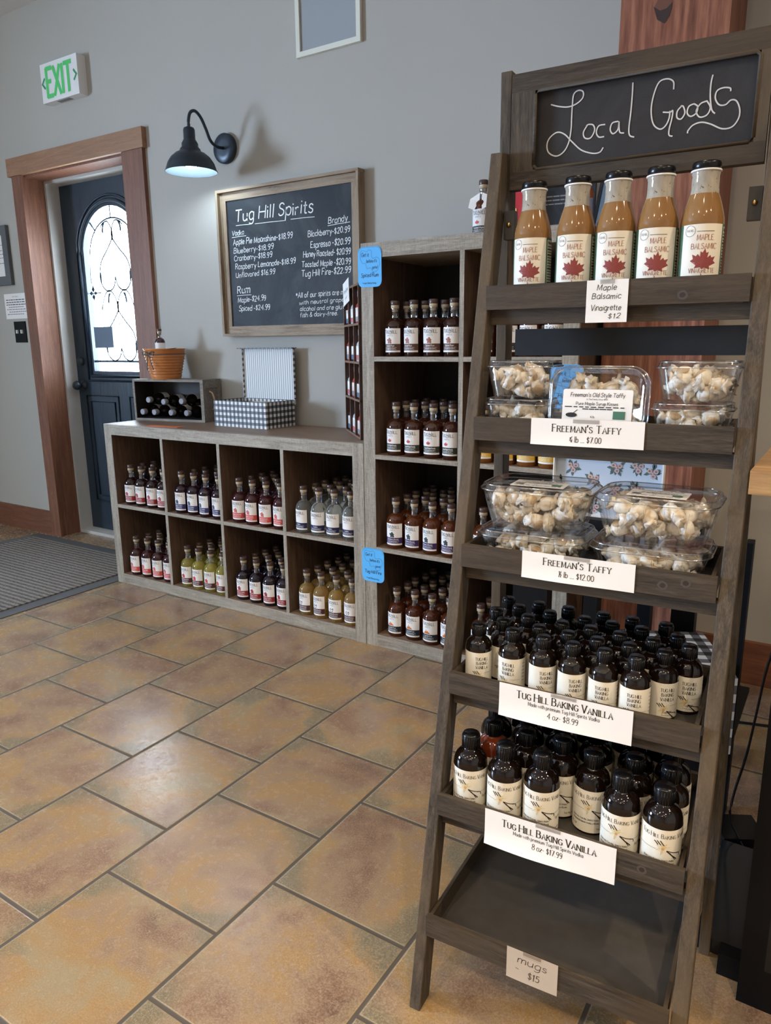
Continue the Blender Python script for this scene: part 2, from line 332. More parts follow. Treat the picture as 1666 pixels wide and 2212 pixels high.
# ------------------------------------------------------------------ stroke lettering
FONT = {
'A':(7,'0 0 3.5 10 7 0;1.2 3.5 5.8 3.5'),'B':(6.4,'0 0 0 10;0 10 3.6 10 5.2 9 5.2 6.4 3.6 5.4 0 5.4;3.6 5.4 5.8 4.4 5.8 1 3.8 0 0 0'),'C':(7,'~7 8.4 5.4 9.8 3 10 .8 8 0 5 .8 2 3 0 5.4 .2 7 1.6'),
'D':(7,'0 0 0 10;0 10 3.2 10 6 8.6 7 5 6 1.4 3.2 0 0 0'),'E':(5.4,'0 0 0 10;0 10 5.2 10;0 5.3 4 5.3;0 0 5.4 0'),'F':(5.2,'0 0 0 10;0 10 5.2 10;0 5.2 4 5.2'),
'G':(7.4,'~7 8.4 5.4 9.8 3 10 .8 8 0 5 .8 2 3 0 5.6 .2 7.2 1.6;7.2 1 7.2 4.6;4.8 4.6 7.2 4.6'),'H':(7,'0 0 0 10;7 0 7 10;0 5.2 7 5.2'),'I':(1,'.5 0 .5 10'),'J':(4.5,'~3.8 10 3.8 3 3 .6 1.4 0 0 1'),
'K':(6.6,'0 0 0 10;6 10 0 4.4;2 6.2 6.6 0'),'L':(5.2,'0 10 0 0;0 0 5.2 0'),'M':(8.6,'.4 0 .8 10;.8 10 4.3 1 7.8 10;7.8 10 8.2 0'),'N':(7.4,'0 0 0 10;0 10 7.2 0;7.2 0 7.2 10'),
'O':(7.6,'~3.8 10 1 8.4 0 5 1 1.6 3.8 0 6.6 1.6 7.6 5 6.6 8.4 3.8 10'),'P':(6,'0 0 0 10;0 10 3.8 10 5.8 8.8 5.8 6 3.8 4.8 0 4.8'),'Q':(7.6,'~3.8 10 1 8.4 0 5 1 1.6 3.8 0 6.6 1.6 7.6 5 6.6 8.4 3.8 10;4.6 2 7.8 -1'),
'R':(6.6,'0 0 0 10;0 10 3.8 10 5.6 8.8 5.6 6.4 3.8 5.2 0 5.2;3.2 5.2 6.4 0'),'S':(5.6,'~5.2 8.6 3.8 9.9 1.6 9.8 .4 8.2 1 6.2 3.6 5 5.4 3.4 5 1 3 0 1.2 .2 0 1.6'),'T':(7,'3.5 0 3.5 10;0 10 7 10'),
'U':(7,'0 10 0 3.4 .8 1 3.5 0 6.2 1 7 3.4 7 10'),'V':(7,'0 10 3.5 0;3.5 0 7 10'),'W':(10,'0 10 2.6 0 5 8.6 7.4 0 10 10'),'X':(6.6,'0 0 6.6 10;0 10 6.6 0'),'Y':(6.6,'0 10 3.3 5 6.6 10;3.3 5 3.3 0'),'Z':(6,'0 10 6 10 0 0 6 0'),
'a':(5,'~4.6 5.8 2.4 6.4 .4 5 0 3 .6 .6 2.4 0 4.2 1.2 4.7 3.4;4.7 6.2 4.7 0'),'b':(5,'0 10 0 0;~0 3 .8 5.4 2.6 6.2 4.6 4.8 4.8 2.6 4 .5 2.2 0 .2 1.2'),'c':(4.6,'~4.5 5 3 6.2 1 5.6 0 3 .8 .6 2.6 0 4.4 1'),
'd':(5,'4.8 10 4.8 0;~4.8 3 4 5.4 2.2 6.2 .2 4.8 0 2.6 .8 .5 2.6 0 4.6 1.2'),'e':(4.8,'~.2 3.2 4.6 3.4 4.2 5.6 2.6 6.3 .7 5.4 0 3 .7 .6 2.6 0 4.5 1.1'),'f':(3.4,'~3.6 9.4 2.4 10 1.4 8.6 1.3 6 1.3 0;0 5.8 3 5.8'),
'g':(5,'~4.7 5.4 2.6 6.4 .4 5.2 0 3 .8 .6 2.6 0 4.7 1.6;~4.8 6 4.8 0 4.2 -2.6 2.4 -3.4 .4 -2.6'),'h':(4.8,'0 10 0 0;~0 3.6 1 5.6 2.8 6.2 4.4 5 4.6 3 4.6 0'),'i':(1,'.5 6 .5 0;.4 8.3 .6 8.7'),'j':(2,'~1.4 6 1.4 -2 .6 -3.2 -.6 -3;1.3 8.3 1.5 8.7'),
'k':(4.6,'0 10 0 0;4.2 6 0 2.6;1.4 3.8 4.6 0'),'l':(1,'.5 10 .5 0'),'m':(7.6,'0 6 0 0;~0 3.6 .8 5.6 2.2 6.2 3.5 5 3.6 0;~3.6 3.6 4.6 5.6 6 6.2 7.3 5 7.4 0'),'n':(4.8,'0 6 0 0;~0 3.6 1 5.6 2.8 6.2 4.4 5 4.6 3 4.6 0'),
'o':(5,'~2.5 6.3 .6 5.4 0 3 .6 .6 2.5 0 4.4 .6 5 3 4.4 5.4 2.5 6.3'),'p':(5,'0 6 0 -3.4;~0 3 .8 5.4 2.6 6.2 4.6 4.8 4.8 2.6 4 .5 2.2 0 .2 1.2'),'q':(5,'4.8 6 4.8 -3.4;~4.8 3 4 5.4 2.2 6.2 .2 4.8 0 2.6 .8 .5 2.6 0 4.6 1.2'),
'r':(3.2,'0 6 0 0;~0 3.4 .8 5.4 2 6.2 3.2 5.9'),'s':(4,'~3.7 5.3 2.4 6.3 .7 5.8 .5 4.2 2 3.3 3.7 2.3 3.6 .7 2 0 0 .9'),'t':(3.2,'~1.4 8.6 1.4 2 1.8 .3 3.2 .3;0 6 3 6'),'u':(4.8,'~0 6 0 2 .8 .3 2.4 0 4 1.2 4.6 3;4.6 6 4.6 0'),
'v':(4.8,'0 6 2.4 0 4.8 6'),'w':(7,'0 6 1.8 0 3.5 5.4 5.2 0 7 6'),'x':(4.6,'0 0 4.6 6;0 6 4.6 0'),'y':(4.8,'0 6 2.5 .4;4.8 6 1.6 -3.4'),'z':(4.4,'0 6 4.4 6 0 0 4.4 0'),
'0':(5.6,'~2.8 10 .6 8.4 0 5 .6 1.6 2.8 0 5 1.6 5.6 5 5 8.4 2.8 10'),'1':(3,'.2 8 1.8 10 1.8 0'),'2':(5.4,'~.3 7.8 1 9.6 2.8 10 4.8 9 4.8 6.8 3 3.8 0 0;0 0 5.2 0'),'3':(5.2,'~.3 8.8 2 10 4.4 9.2 4.4 6.6 2 5.4 4.8 4.4 5 1.6 3 0 1 .2 0 1.4'),
'4':(5.8,'4.2 0 4.2 10 0 3 5.8 3'),'5':(5.2,'4.8 10 .9 10 .6 5.6;~.6 5.6 3 6.2 5 4.8 4.8 1.4 2.6 0 0 1'),'6':(5.4,'~4.4 9.6 2 8 .3 4.4 .6 1.2 2.8 0 5 1.4 5 4 3 5.4 .6 4'),'7':(5.2,'0 10 5.2 10 1.8 0'),
'8':(5.4,'~2.7 5.4 .6 6.6 .6 9 2.7 10 4.8 9 4.8 6.6 2.7 5.4 .2 4 .2 1.2 2.7 0 5.2 1.2 5.2 4 2.7 5.4'),'9':(5.4,'~4.8 6.4 3 4.6 .6 5.6 .3 8 1.8 9.9 4 9.6 5 7.6 4.8 4 3.4 .6 1.4 0'),
'$':(5.4,'~4.8 7.8 3.4 8.9 1.4 8.7 .5 7.2 1.3 5.8 3.6 4.8 4.9 3.4 4.5 1.6 2.8 .8 .2 2;2.7 10.6 2.7 -.8'),'.':(1.2,'.4 0 .8 .4'),',':(1.2,'.7 .6 .2 -1.6'),'-':(3,'0 4 3 4'),"'":(1,'.6 10 .4 7.6'),'!':(1,'.5 10 .5 3;.4 0 .6 .4'),'*':(4,'2 9 2 4;0 7.8 4 5.2;0 5.2 4 7.8'),
'&':(6,'~5.8 0 1.4 7 1.8 9.6 3.4 9.6 3.6 7.6 .6 4 .4 1.2 2.4 0 4.6 1.4 5.6 4'),'/':(4,'0 0 4 10'),':':(1.2,'.4 1 .8 1.4;.4 5 .8 5.4'),'(':(2.4,'~2 11 .4 8 .4 2 2 -1'),')':(2.4,'~0 11 1.6 8 1.6 2 0 -1'),
'<':(4,'3.6 10 .4 5 3.6 0'),'>':(4,'.4 10 3.6 5 .4 0'),
'{':(5.6,'~.2 6.6 1.8 8.2;1.8 8.4 1.8 3.8;0 2.4 5 10;3.2 3.2 5.2 3.2;~3.2 3.2 3.2 .2;5.2 5 5.2 0'),'}':(5.6,'0 0 5 10;~.2 8.4 1.6 9.8 1.6 5;.2 5 2.8 5;~3.2 3.8 4.6 4.6 5.4 3.2 3.4 0;3.4 0 5.6 0'),
}
def smoothp(p, k=4):
    out = []; n = len(p)
    for i in range(n-1):
        p0, p1, p2, p3 = p[max(i-1, 0)], p[i], p[i+1], p[min(i+2, n-1)]
        for j in range(k):
            t = j/k
            out.append(tuple(.5*((2*p1[q])+(-p0[q]+p2[q])*t+(2*p0[q]-5*p1[q]+4*p2[q]-p3[q])*t*t+(-p0[q]+3*p1[q]-3*p2[q]+p3[q])*t**3) for q in (0, 1)))
    return out+[p[-1]]
_g = {}
def glyph(c, k=3):
    if (c, k) not in _g:
        w, s = FONT.get(c, (4, '')); st = []
        for part in s.split(';'):
            if not part: continue
            sm = part[0] == '~'; a = [float(q) for q in part.lstrip('~').split()]; p = list(zip(a[::2], a[1::2]))
            st.append((smoothp(p, k) if sm and k > 1 else p, sm))
        _g[(c, k)] = (w, st)
    return _g[(c, k)]
def twidth(t, sc=False, gap=2.0):
    x = 0
    for c in t:
        if c == ' ': x += 3.6; continue
        k = .78 if (sc and c.islower()) else 1; cc = c.upper() if (sc and c.isalpha()) else c
        x += glyph(cc)[0]*k+gap
    return x-gap
def text(mb, t, x, y, h, m, place, align='c', lw=.11, serif=False, sc=False, hand=0, width=None, rot=0, k=3, y2=None, gap=2.0, contrast=None):
    """letters of cap height h drawn as ribbons; place maps the 2-D layout on the surface"""
    tw = twidth(t, sc, gap); u = h/10; ux = u if width is None else width/tw
    x0 = x-(tw*ux/2 if align == 'c' else tw*ux if align == 'r' else 0); cx = 0
    ct = contrast if contrast is not None else (.55 if serif else 0)
    for c in t:
        if c == ' ': cx += 3.6; continue
        kk = .78 if (sc and c.islower()) else 1; cc = c.upper() if (sc and c.isalpha()) else c
        w, st = glyph(cc, k)
        jy = random.uniform(-.6, .6)*hand; ja = random.uniform(-.05, .05)*hand; js = 1+random.uniform(-.08, .08)*hand
        dy = 0 if y2 is None else (y2-y)*(cx/max(tw, 1))
        def tr(p):
            px, py = p[0]*kk*js, p[1]*kk*js+jy; px += py*.12*(1 if hand else 0)+py*ja
            X = x0+(cx+px)*ux; Y = y+dy+py*u
            if rot: X, Y = x+(X-x)*math.cos(rot)-(Y-y)*math.sin(rot), y+(X-x)*math.sin(rot)+(Y-y)*math.cos(rot)
            return X, Y
        for pts, sm in st:
            mb.ribbon([tr(q) for q in pts], lw*h*(kk**.5), m, place, ct)
            if serif and not sm:
                for e, o in ((0, 1), (-1, -2)):
                    a, b = pts[e], pts[o]
                    if abs(b[1]-a[1]) > 1.5 and (abs(a[1]) < .1 or abs(a[1]-10) < .1 or abs(a[1]-6) < .1):
                        mb.ribbon([tr((a[0]-.95, a[1])), tr((a[0]+.95, a[1]))], lw*h*.55, m, place)
        cx += w*kk+gap
    return mb
def pl_xz(y): return lambda a, b: (a, y, b)        # surface facing -y
def pl_top(z): return lambda a, b: (a, b, z)
def pl_cyl(r, off=0):
    f = lambda a, b: (r*math.sin(a/r+off), -r*math.cos(a/r+off), b)
    f.cyl = True; return f
LEAF = [(0, 1.05), (.14, .70), (.32, .80), (.27, .36), (.50, .58), (.60, .40), (.92, .52), (.80, .18), (1.02, .02), (.52, -.28), (.60, -.52), (.14, -.42), (0, -.55)]
LEAF = LEAF[::-1]+[(-a, b) for a, b in LEAF[1:-1]]
def leaf(mb, cx, cy, s, m, place, rot=0):
    """maple leaf drawn as a fan around its centre"""
    pts = [(cx+s*(a*math.cos(rot)-b*math.sin(rot)), cy+s*(a*math.sin(rot)+b*math.cos(rot))) for a, b in LEAF]
    n = len(pts); K = 4; vs = [place(cx+(q[0]-cx)*k/K, cy+(q[1]-cy)*k/K) for k in range(K, 0, -1) for q in pts]+[place(cx, cy)]
    mb.add(vs, [(k*n+i, k*n+(i+1) % n, (k+1)*n+(i+1) % n, (k+1)*n+i) for k in range(K-1) for i in range(n)]+[((K-1)*n+i, (K-1)*n+(i+1) % n, K*n) for i in range(n)], m)
    mb.ribbon([(cx+s*math.sin(rot)*.9, cy-s*math.cos(rot)*.9), (cx+s*(math.sin(rot)*1.3+.12), cy-s*math.cos(rot)*1.4)], s*.06, m, place)
def blob(mb, cx, cy, rx, ry, m, place, n=10, j=0):
    mb.poly([(cx+rx*(1+random.uniform(-j, j))*math.cos(i*2*math.pi/n), cy+ry*(1+random.uniform(-j, j))*math.sin(i*2*math.pi/n)) for i in range(n)], m, place)
def dashes(mb, x0, x1, y, h, m, place, n=7):
    """a line of print too small to read"""
    x = x0; L = x1-x0
    while x < x1-L*.05:
        w = random.uniform(.5, 1.4)*L/n; mb.ribbon([(x, y), (min(x+w, x1), y)], h, m, place); x += w+L*.035

# ================================================================== SETTING
b = MB(); b.box(-3.2, 5.2, -7, .5, -.05, 0, 'tile'); struct(b, 'floor')
b = MB()
DX0, DX1, DH = -1.055, -.155, 2.05      # door opening
b.box(-3.2, DX0, 0, .24, 0, 2.825, 'wall').box(DX1, 5.2, 0, .24, 0, 2.825, 'wall').box(DX0, DX1, 0, .24, DH, 2.825, 'wall'); struct(b, 'wall_back')
b = MB(); b.box(-3.25, 5.25, -7.05, .3, 2.825, 2.9, 'ceil'); struct(b, 'ceiling')
b = MB(); WY0, WY1, WZ0, WZ1 = -5.0, -3.6, .8, 2.1
b.box(-3.3, -3.2, -7, WY0, 0, 2.825, 'wall').box(-3.3, -3.2, WY1, .24, 0, 2.825, 'wall').box(-3.3, -3.2, WY0, WY1, 0, WZ0, 'wall').box(-3.3, -3.2, WY0, WY1, WZ1, 2.825, 'wall'); struct(b, 'wall_left')
b = MB(); b.box(5.2, 5.3, -7, .24, 0, 2.825, 'wall'); struct(b, 'wall_right')
b = MB(); b.box(-3.3, 5.3, -7.1, -7, 0, 2.825, 'wall'); struct(b, 'wall_front')
b = MB()
for y0, y1 in ((WY0, WY0+.05), (WY1-.05, WY1), (-4.32, -4.28)): b.box(-3.28, -3.22, y0, y1, WZ0, WZ1, 'white')
for z0, z1 in ((WZ0, WZ0+.05), (WZ1-.05, WZ1), (1.43, 1.47)): b.box(-3.28, -3.22, WY0, WY1, z0, z1, 'white')
struct(b, 'window_1')
b = MB(); b.box(-3.2, -1.11, -.018, 0, 0, .145, 'basebd'); struct(b, 'baseboard_left', .003)
b = MB(); b.box(2.56, 5.2, -.018, 0, 0, .148, 'basebd'); struct(b, 'baseboard_back', .003)
# door casing, reveal and jamb
b = MB()
b.box(-1.115, DX0+.03, -.02, 0, 0, 2.04, 'trim').box(DX1-.03+.0, -.035, -.02, 0, 0, 2.04, 'trim'); struct(b, 'trim_1', .002)
b = MB(); b.box(-1.14, -.02, -.028, 0, 2.04, 2.131, 'trimx'); struct(b, 'trim_2', .002)
b = MB(); b.box(DX0, DX0+.02, 0, .12, 0, DH, 'trim').box(DX1-.02, DX1, 0, .12, 0, DH, 'trim').box(DX0+.02, DX1-.02, 0, .12, DH-.02, DH, 'trim'); struct(b, 'trim_3')
b = MB(); b.box(DX0, DX0+.035, .12, .235, 0, DH, 'jamb').box(DX1-.035, DX1, .12, .235, 0, DH, 'jamb').box(DX0+.035, DX1-.035, .12, .235, DH-.035, DH, 'jamb').box(DX0+.035, DX1-.035, .12, .235, 0, .018, 'jamb'); struct(b, 'trim_4')
# entrance door with arched leaded window
GX, GR, GZ0, GS = -.605, .247, .984, 1.628     # centre, half width, sill, spring line
def arch(r, n=20, ry=None): ry = ry or r; return [(GX-r*math.cos(math.pi*i/n), GS+ry*math.sin(math.pi*i/n)) for i in range(n+1)]
d = bpy.data.objects.new('door_1', None); COL.objects.link(d); d['kind'] = 'structure'; d.location = (0, 0, 0)
b = MB(); y0, y1 = .200, .235; XL, XR, ZB, ZT = DX0+.037, DX1-.037, .02, DH-.037
A = arch(GR, 20, .245)
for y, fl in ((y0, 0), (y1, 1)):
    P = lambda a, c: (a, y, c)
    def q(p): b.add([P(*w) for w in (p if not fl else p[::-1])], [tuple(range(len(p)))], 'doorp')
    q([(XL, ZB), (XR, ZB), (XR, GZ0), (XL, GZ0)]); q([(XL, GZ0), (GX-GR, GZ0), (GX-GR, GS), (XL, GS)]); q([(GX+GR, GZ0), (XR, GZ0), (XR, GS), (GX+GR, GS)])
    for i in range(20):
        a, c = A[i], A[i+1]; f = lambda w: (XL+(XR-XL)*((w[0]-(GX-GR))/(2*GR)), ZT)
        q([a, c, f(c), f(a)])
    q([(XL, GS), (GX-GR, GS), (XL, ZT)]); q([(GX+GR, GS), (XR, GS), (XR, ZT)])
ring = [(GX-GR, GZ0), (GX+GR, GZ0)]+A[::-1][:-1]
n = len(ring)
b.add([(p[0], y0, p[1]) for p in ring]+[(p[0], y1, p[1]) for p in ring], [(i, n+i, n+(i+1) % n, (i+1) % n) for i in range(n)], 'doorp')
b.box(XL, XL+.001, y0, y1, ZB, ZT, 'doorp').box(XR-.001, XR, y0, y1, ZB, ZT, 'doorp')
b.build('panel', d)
b = MB()
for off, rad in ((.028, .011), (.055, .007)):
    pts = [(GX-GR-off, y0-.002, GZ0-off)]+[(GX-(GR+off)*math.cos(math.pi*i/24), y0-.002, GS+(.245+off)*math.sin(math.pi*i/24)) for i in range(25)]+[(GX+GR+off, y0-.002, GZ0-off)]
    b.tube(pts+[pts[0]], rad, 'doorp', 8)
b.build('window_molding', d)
b = MB()
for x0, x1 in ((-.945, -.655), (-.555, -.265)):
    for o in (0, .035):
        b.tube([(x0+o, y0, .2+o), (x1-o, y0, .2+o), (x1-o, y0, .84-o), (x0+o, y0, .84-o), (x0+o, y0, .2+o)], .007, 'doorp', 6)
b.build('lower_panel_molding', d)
b = MB(); b.add([(p[0], .218, p[1]) for p in ring], [tuple(range(n))], 'pane'); PN_ = b.build('pane', d)
b = MB(); P = pl_xz(.212)
def lead(pts, w=.005, sm=True): b.ribbon(smoothp(pts, 6) if sm else pts, w*1.5, 'lead', P)
lead([(GX-.205*math.cos(math.pi*i/20), 1.615+.197*math.sin(math.pi*i/20)) for i in range(21)], .006, False)
lead([(-.810, 1.615), (-.822, 1.5), (-.81, 1.42), (-.808, .985)], .004); lead([(-.40, 1.615), (-.388, 1.5), (-.40, 1.42), (-.40, .985)], .004)
for x in (-.745, -.465): lead([(x-.005, 1.76), (x, 1.42), (x, 1.04)], .004, False)
lead([(GX, 1.875), (GX, 1.812)], .006, False); lead([(-.785, 1.80), (-.747, 1.757)], .006, False); lead([(-.425, 1.80), (-.463, 1.757)], .006, False)
for s in (-1, 1):
    f = lambda x: GX+s*x
    for zo in (0, -.385):
        lead([(f(.0), 1.755+zo), (f(.03), 1.795+zo), (f(.07), 1.79+zo), (f(.09), 1.77+zo)] if zo == 0 else [(f(.0), 1.345), (f(.02), 1.40), (f(.065), 1.432), (f(.11), 1.40), (f(.14), 1.33)])
        lead([(f(0), 1.755+zo), (f(.0), 1.71+zo), (f(.05), 1.65+zo), (f(.11), 1.59+zo), (f(.132), 1.52+zo), (f(.118), 1.46+zo), (f(.07), 1.428+zo), (f(.02), 1.45+zo), (f(0), 1.50+zo)], .0055)
        blob(b, f(.125), 1.50+zo, .006, .035, 'lead', P, 8); blob(b, f(0), 1.725+zo, .008, .03, 'lead', P, 8)
    for zz in (1.79, 1.415): b.poly([(f(.05), zz+.005), (f(.075), zz), (f(.085), zz-.045), (f(.072), zz-.06), (f(.066), zz-.02)], 'lead', P)
    cx, cz = f(.205), 1.423
    for dx, dz in ((.028, 0), (-.028, 0), (0, .034), (0, -.034)):
        b.poly([(cx, cz), (cx+dx*.6-dz*.4, cz+dz*.6+dx*.4), (cx+dx*1.4, cz+dz*1.3), (cx+dx*.6+dz*.4, cz+dz*.6-dx*.4)], 'lead', P)
    lead([(f(.14), 1.423), (f(.18), 1.423)], .004, False)
lead([(GX, 1.70), (GX, 1.50)], .004, False); lead([(GX, 1.32), (GX, 1.10)], .004, False)
lead([(GX-GR, 1.04), (GX+GR, 1.04)], .008, False)
b.build('leading', PN_)
b = MB(); b.box(-.83, -.665, .205, .2085, 1.117, 1.235, flat('shaded_notice_card', (.12, .17, .24), .6)); b.build('notice_card', PN_)
b = MB()
for z, r in ((.90, .026), (1.038, .024)): b.lathe([(r, 0), (r, .008), (r*.8, .012), (.0, .012)], 'black', 16, cap=False); b.v = [(v[0], v[1], v[2]) for v in b.v]
b = MB()
def knob(cx, z, prof, m='black'):
    k = MB(); k.X = Matrix.Translation((cx, y0, z)) @ Matrix.Rotation(math.pi/2, 4, 'X'); k.lathe(prof, m, 18); return k
knob(-1.0+.035, .90, [(.028, 0), (.028, .008), (.012, .012), (.012, .03), (.024, .036), (.028, .05), (.022, .064), (0, .068)], 'sconce').build('door_knob', d)
knob(-1.0+.035, 1.04, [(.026, 0), (.026, .012), (.018, .02), (0, .021)], 'sconce').build('deadbolt', d)
# timber post
b = MB(); PX0, PX1, PY = 2.270, 2.560, -.25
b.box(PX0, PX1, PY, -.001, 0, 2.825, 'post')
P = pl_xz(PY-.0008)
blob(b, 2.30, 2.06, .012, .009, 'knot2', P, 10, .1); blob(b, 2.30, 2.06, .008, .006, 'post', pl_xz(PY-.0012), 10); blob(b, 2.405, 2.065, .009, .011, 'knot2', P, 10, .15); blob(b, 2.385, 2.02, .02, .025, 'knot2', P, 14, .12)
b.poly([(2.36, 2.02), (2.372, 1.985), (2.392, 1.972), (2.405, 1.99), (2.41, 2.02), (2.395, 2.008), (2.378, 2.006)], 'knot', pl_xz(PY-.0012))
struct(b, 'trim_5', .004)

# ================================================================== WALL THINGS
# exit sign
t = thing('exit_sign', 'white box exit sign with green letters above the door', 'sign', (-.565, 0, 2.42))
b = MB(); b.box(-.148, .148, -.05, -.0005, -.088, .090, 'white'); b.box(-.05, .05, -.04, -.015, -.0895, -.088, 'greyink'); HS_ = b.build('housing', t, .006)
b = MB(); P = lambda a, c: (a, -.0508-random.uniform(0, .0004), c)
text(b, 'EXIT', 0, -.062, .125, 'green', P, 'c', .16, width=.20, k=2)
b.build('letters', HS_)
b = MB(); P = pl_xz(-.0508)
b.ribbon([(-.118, .022), (-.138, 0), (-.118, -.022)], .011, 'greend', P); b.ribbon([(.118, .022), (.138, 0), (.118, -.022)], .011, 'greend', P); b.build('arrow', HS_)
# vent
t = thing('wall_vent', 'off-white framed grey wall grille high on the wall', 'vent', (1.068, 0, 2.36))
b = MB(); w, h, f = .155, .122, .019; OW = flat('off_white_enamel', (.68, .68, .58), .45)
b.box(-w, w, -.016, -.0005, -h, -h+f, OW).box(-w, w, -.016, -.0005, h-f, h, OW).box(-w, -w+f, -.016, -.0005, -h+f, h-f, OW).box(w-f, w, -.016, -.0005, -h+f, h-f, OW); b.build('frame', t, .004)
b = MB(); b.box(-w+f, w-f, -.008, -.001, -h+f, h-f, flat('grey_grille', (.30, .32, .33), .6)); b.build('grille', t)
# sconce
t = thing('wall_sconce', 'dark gooseneck barn wall lamp, lit, left above the chalkboard', 'lamp', (.492, 0, 1.965))
b = MB(); b.X = Matrix.Rotation(math.pi/2, 4, 'X'); b.lathe([(.062, .0005), (.062, .018), (.058, .022), (.03, .023), (0, .023)], 'sconce', 32); b.build('wall_plate', t)
b = MB(); YS = -.215
b.tube([(0, y, z) for y, z in smoothp([(-.02, .0), (-.06, -.002), (-.095, .015), (-.118, .055), (-.145, .095), (-.175, .112), (-.202, .10), (-.214, .07), (YS, .035)], 5)], .0065, 'sconce', 10); b.build('gooseneck', t)
b = MB(); sh = [(.006, .045), (.021, .038), (.024, .03), (.024, -.005), (.027, -.01), (.034, -.022), (.034, -.035), (.042, -.043), (.044, -.052), (.062, -.060), (.082, -.077), (.096, -.098), (.104, -.122), (.109, -.130)]
b.lathe(sh, 'sconce', 36, (0, YS, 0), cap=False); b.lathe([(r-.0025, z-.001) for r, z in sh[3:]][::-1], 'shadein', 36, (0, YS, 0), cap=False); b.lathe([(.109, -.130), (.1065, -.132)], 'sconce', 36, (0, YS, 0), cap=False); SHD_ = b.build('shade', t)
b = MB(); b.lathe([(.0, -.118)]+[(.029*math.sin(a*math.pi/10), -.090-.029*math.cos(a*math.pi/10)) for a in range(1, 8)]+[(.013, -.055), (.013, -.03)], 'bulb', 18, (0, YS, 0)); b.build('bulb', SHD_)
# chalkboard menu
t = thing('chalkboard', 'framed chalkboard spirits menu on the wall, pale wood frame', 'chalkboard', (.836, 0, 1.477))
b = MB(); w, h = .386, .314; f, g = .012, .045
for (x0, x1, z0, z1, m) in ((-w, w, h-f, h, 'cbframe'), (-w, w, -h, -h+f, 'cbframe'), (-w, -w+f, -h+f, h-f, 'cbframez'), (w-f, w, -h+f, h-f, 'cbframez')): b.box(x0, x1, -.045, -.0005, z0, z1, m)
for (x0, x1, z0, z1, m) in ((-w+f, w-f, h-g, h-f, 'cbframe'), (-w+f, w-f, -h+f, -h+g, 'cbframe'), (-w+f, -w+g, -h+g, h-g, 'cbframez'), (w-g, w-f, -h+g, h-g, 'cbframez')): b.box(x0, x1, -.028, -.0006, z0, z1, m)
b.build('frame', t, .0015)
b = MB(); b.box(-w+g, w-g, -.022, -.002, -h+g, h-g, 'board'); SL_ = b.build('slate', t)
b = MB(); P = lambda a, c: (a-.836, -.0226, c-1.477)
for s, xa, za, xb, zb, hh in [('Tug Hill Spirits',.543,1.656,.976,1.656,.050),('Vodka',.519,1.600,.590,1.601,.020),('Apple Pie Moonshine-$18.99',.524,1.560,.865,1.564,.024),('Blueberry-$18.99',.524,1.524,.757,1.528,.022),('Cranberry-$18.99',.524,1.491,.748,1.495,.022),('Raspberry Lemonade-$18.99',.529,1.456,.877,1.461,.023),('Unflavored $16.99',.530,1.420,.760,1.424,.022),('Rum',.534,1.353,.608,1.353,.032),('Maple-$24.99',.534,1.312,.702,1.317,.022),('Spiced -$24.99',.538,1.275,.723,1.277,.022),('Brandy',1.056,1.603,1.151,1.605,.024),('Blackberry-$20.99',.949,1.561,1.163,1.563,.023),('Espresso -$20.99',.961,1.516,1.163,1.518,.024),('Honey Roasted- $20.99',.921,1.482,1.163,1.479,.023),('Toasted Maple -$20.99',.911,1.442,1.163,1.441,.023),('Tug Hill Fire-$22.99',.908,1.404,1.163,1.408,.024),('*All of our spirits are made',.873,1.319,1.165,1.324,.021),('with neutral grape',.889,1.290,1.127,1.296,.017),('alcohol and are gluten,',.893,1.264,1.160,1.267,.018),('fish & dairy-free.',.893,1.238,1.093,1.242,.018)]:
    text(b, s, xa, za, hh, 'chalk', P, 'l', .125 if hh < .04 else .10, hand=1, width=xb-xa, y2=zb)
for xa, za, xb, zb in ((.546,1.640,.631,1.639),(.658,1.638,.831,1.636),(.860,1.638,.986,1.636),(.518,1.592,.603,1.594),(.530,1.342,.617,1.343),(1.053,1.595,1.164,1.600)): b.ribbon([(xa, za), ((xa+xb)/2, (za+zb)/2+.0008), (xb, zb)], .0024, 'chalk', P)
b.build('writing', SL_)
# picture, note, switch at far left
t = thing('picture_frame', 'grey framed certificate on the wall left of the door', 'picture', (-1.375, 0, 1.64))
GF = flat('grey_frame_paint', (.10, .105, .11), .5, noise=.15); b = MB(); w, h, f = .142, .163, .05
b.box(-w, w, -.02, -.0005, -h, -h+f, GF).box(-w, w, -.02, -.0005, h-f, h, GF).box(-w, -w+f, -.02, -.0005, -h+f, h-f, GF).box(w-f, w, -.02, -.0005, -h+f, h-f, GF); b.build('frame', t, .004)
b = MB(); b.box(-w+f, w-f, -.01, -.001, -h+f, h-f, 'paper'); P = pl_xz(-.0104)
for i, z in enumerate((.06, .03, .01, -.01, -.04)): dashes(b, -.07, .08, z, .004, 'greyink', P, 5)
b.build('certificate', t)
t = thing('paper_notice', 'typed paper notice taped above the light switch', 'notice', (-1.243, 0, 1.358))
b = MB(); b.box(-.113, .113, -.0012, -.0004, -.07, .072, 'paper'); P = pl_xz(-.0016)
text(b, 'Dear Guests,', 0, .052, .008, 'greyink', P, k=1)
for i in range(7): dashes(b, -.095+(.02 if i in (3, 5) else 0), .095-(.02 if i in (3, 6) else 0), .037-i*.0135, .0045, 'ink' if i < 3 else 'greyink', P, 9)
b.build('sheet', t)
t = thing('light_switch', 'dark double light switch plate left of the door', 'switch', (-1.225, 0, 1.212))
b = MB(); b.box(-.056, .056, -.006, -.0005, -.06, .06, 'blackp'); PL_ = b.build('plate', t, .002)
for x in (-.023, .023):
    b = MB(); b.box(x-.005, x+.005, -.016, -.006, -.008, .012, 'whitecap'); b.build('toggle', PL_, .001)
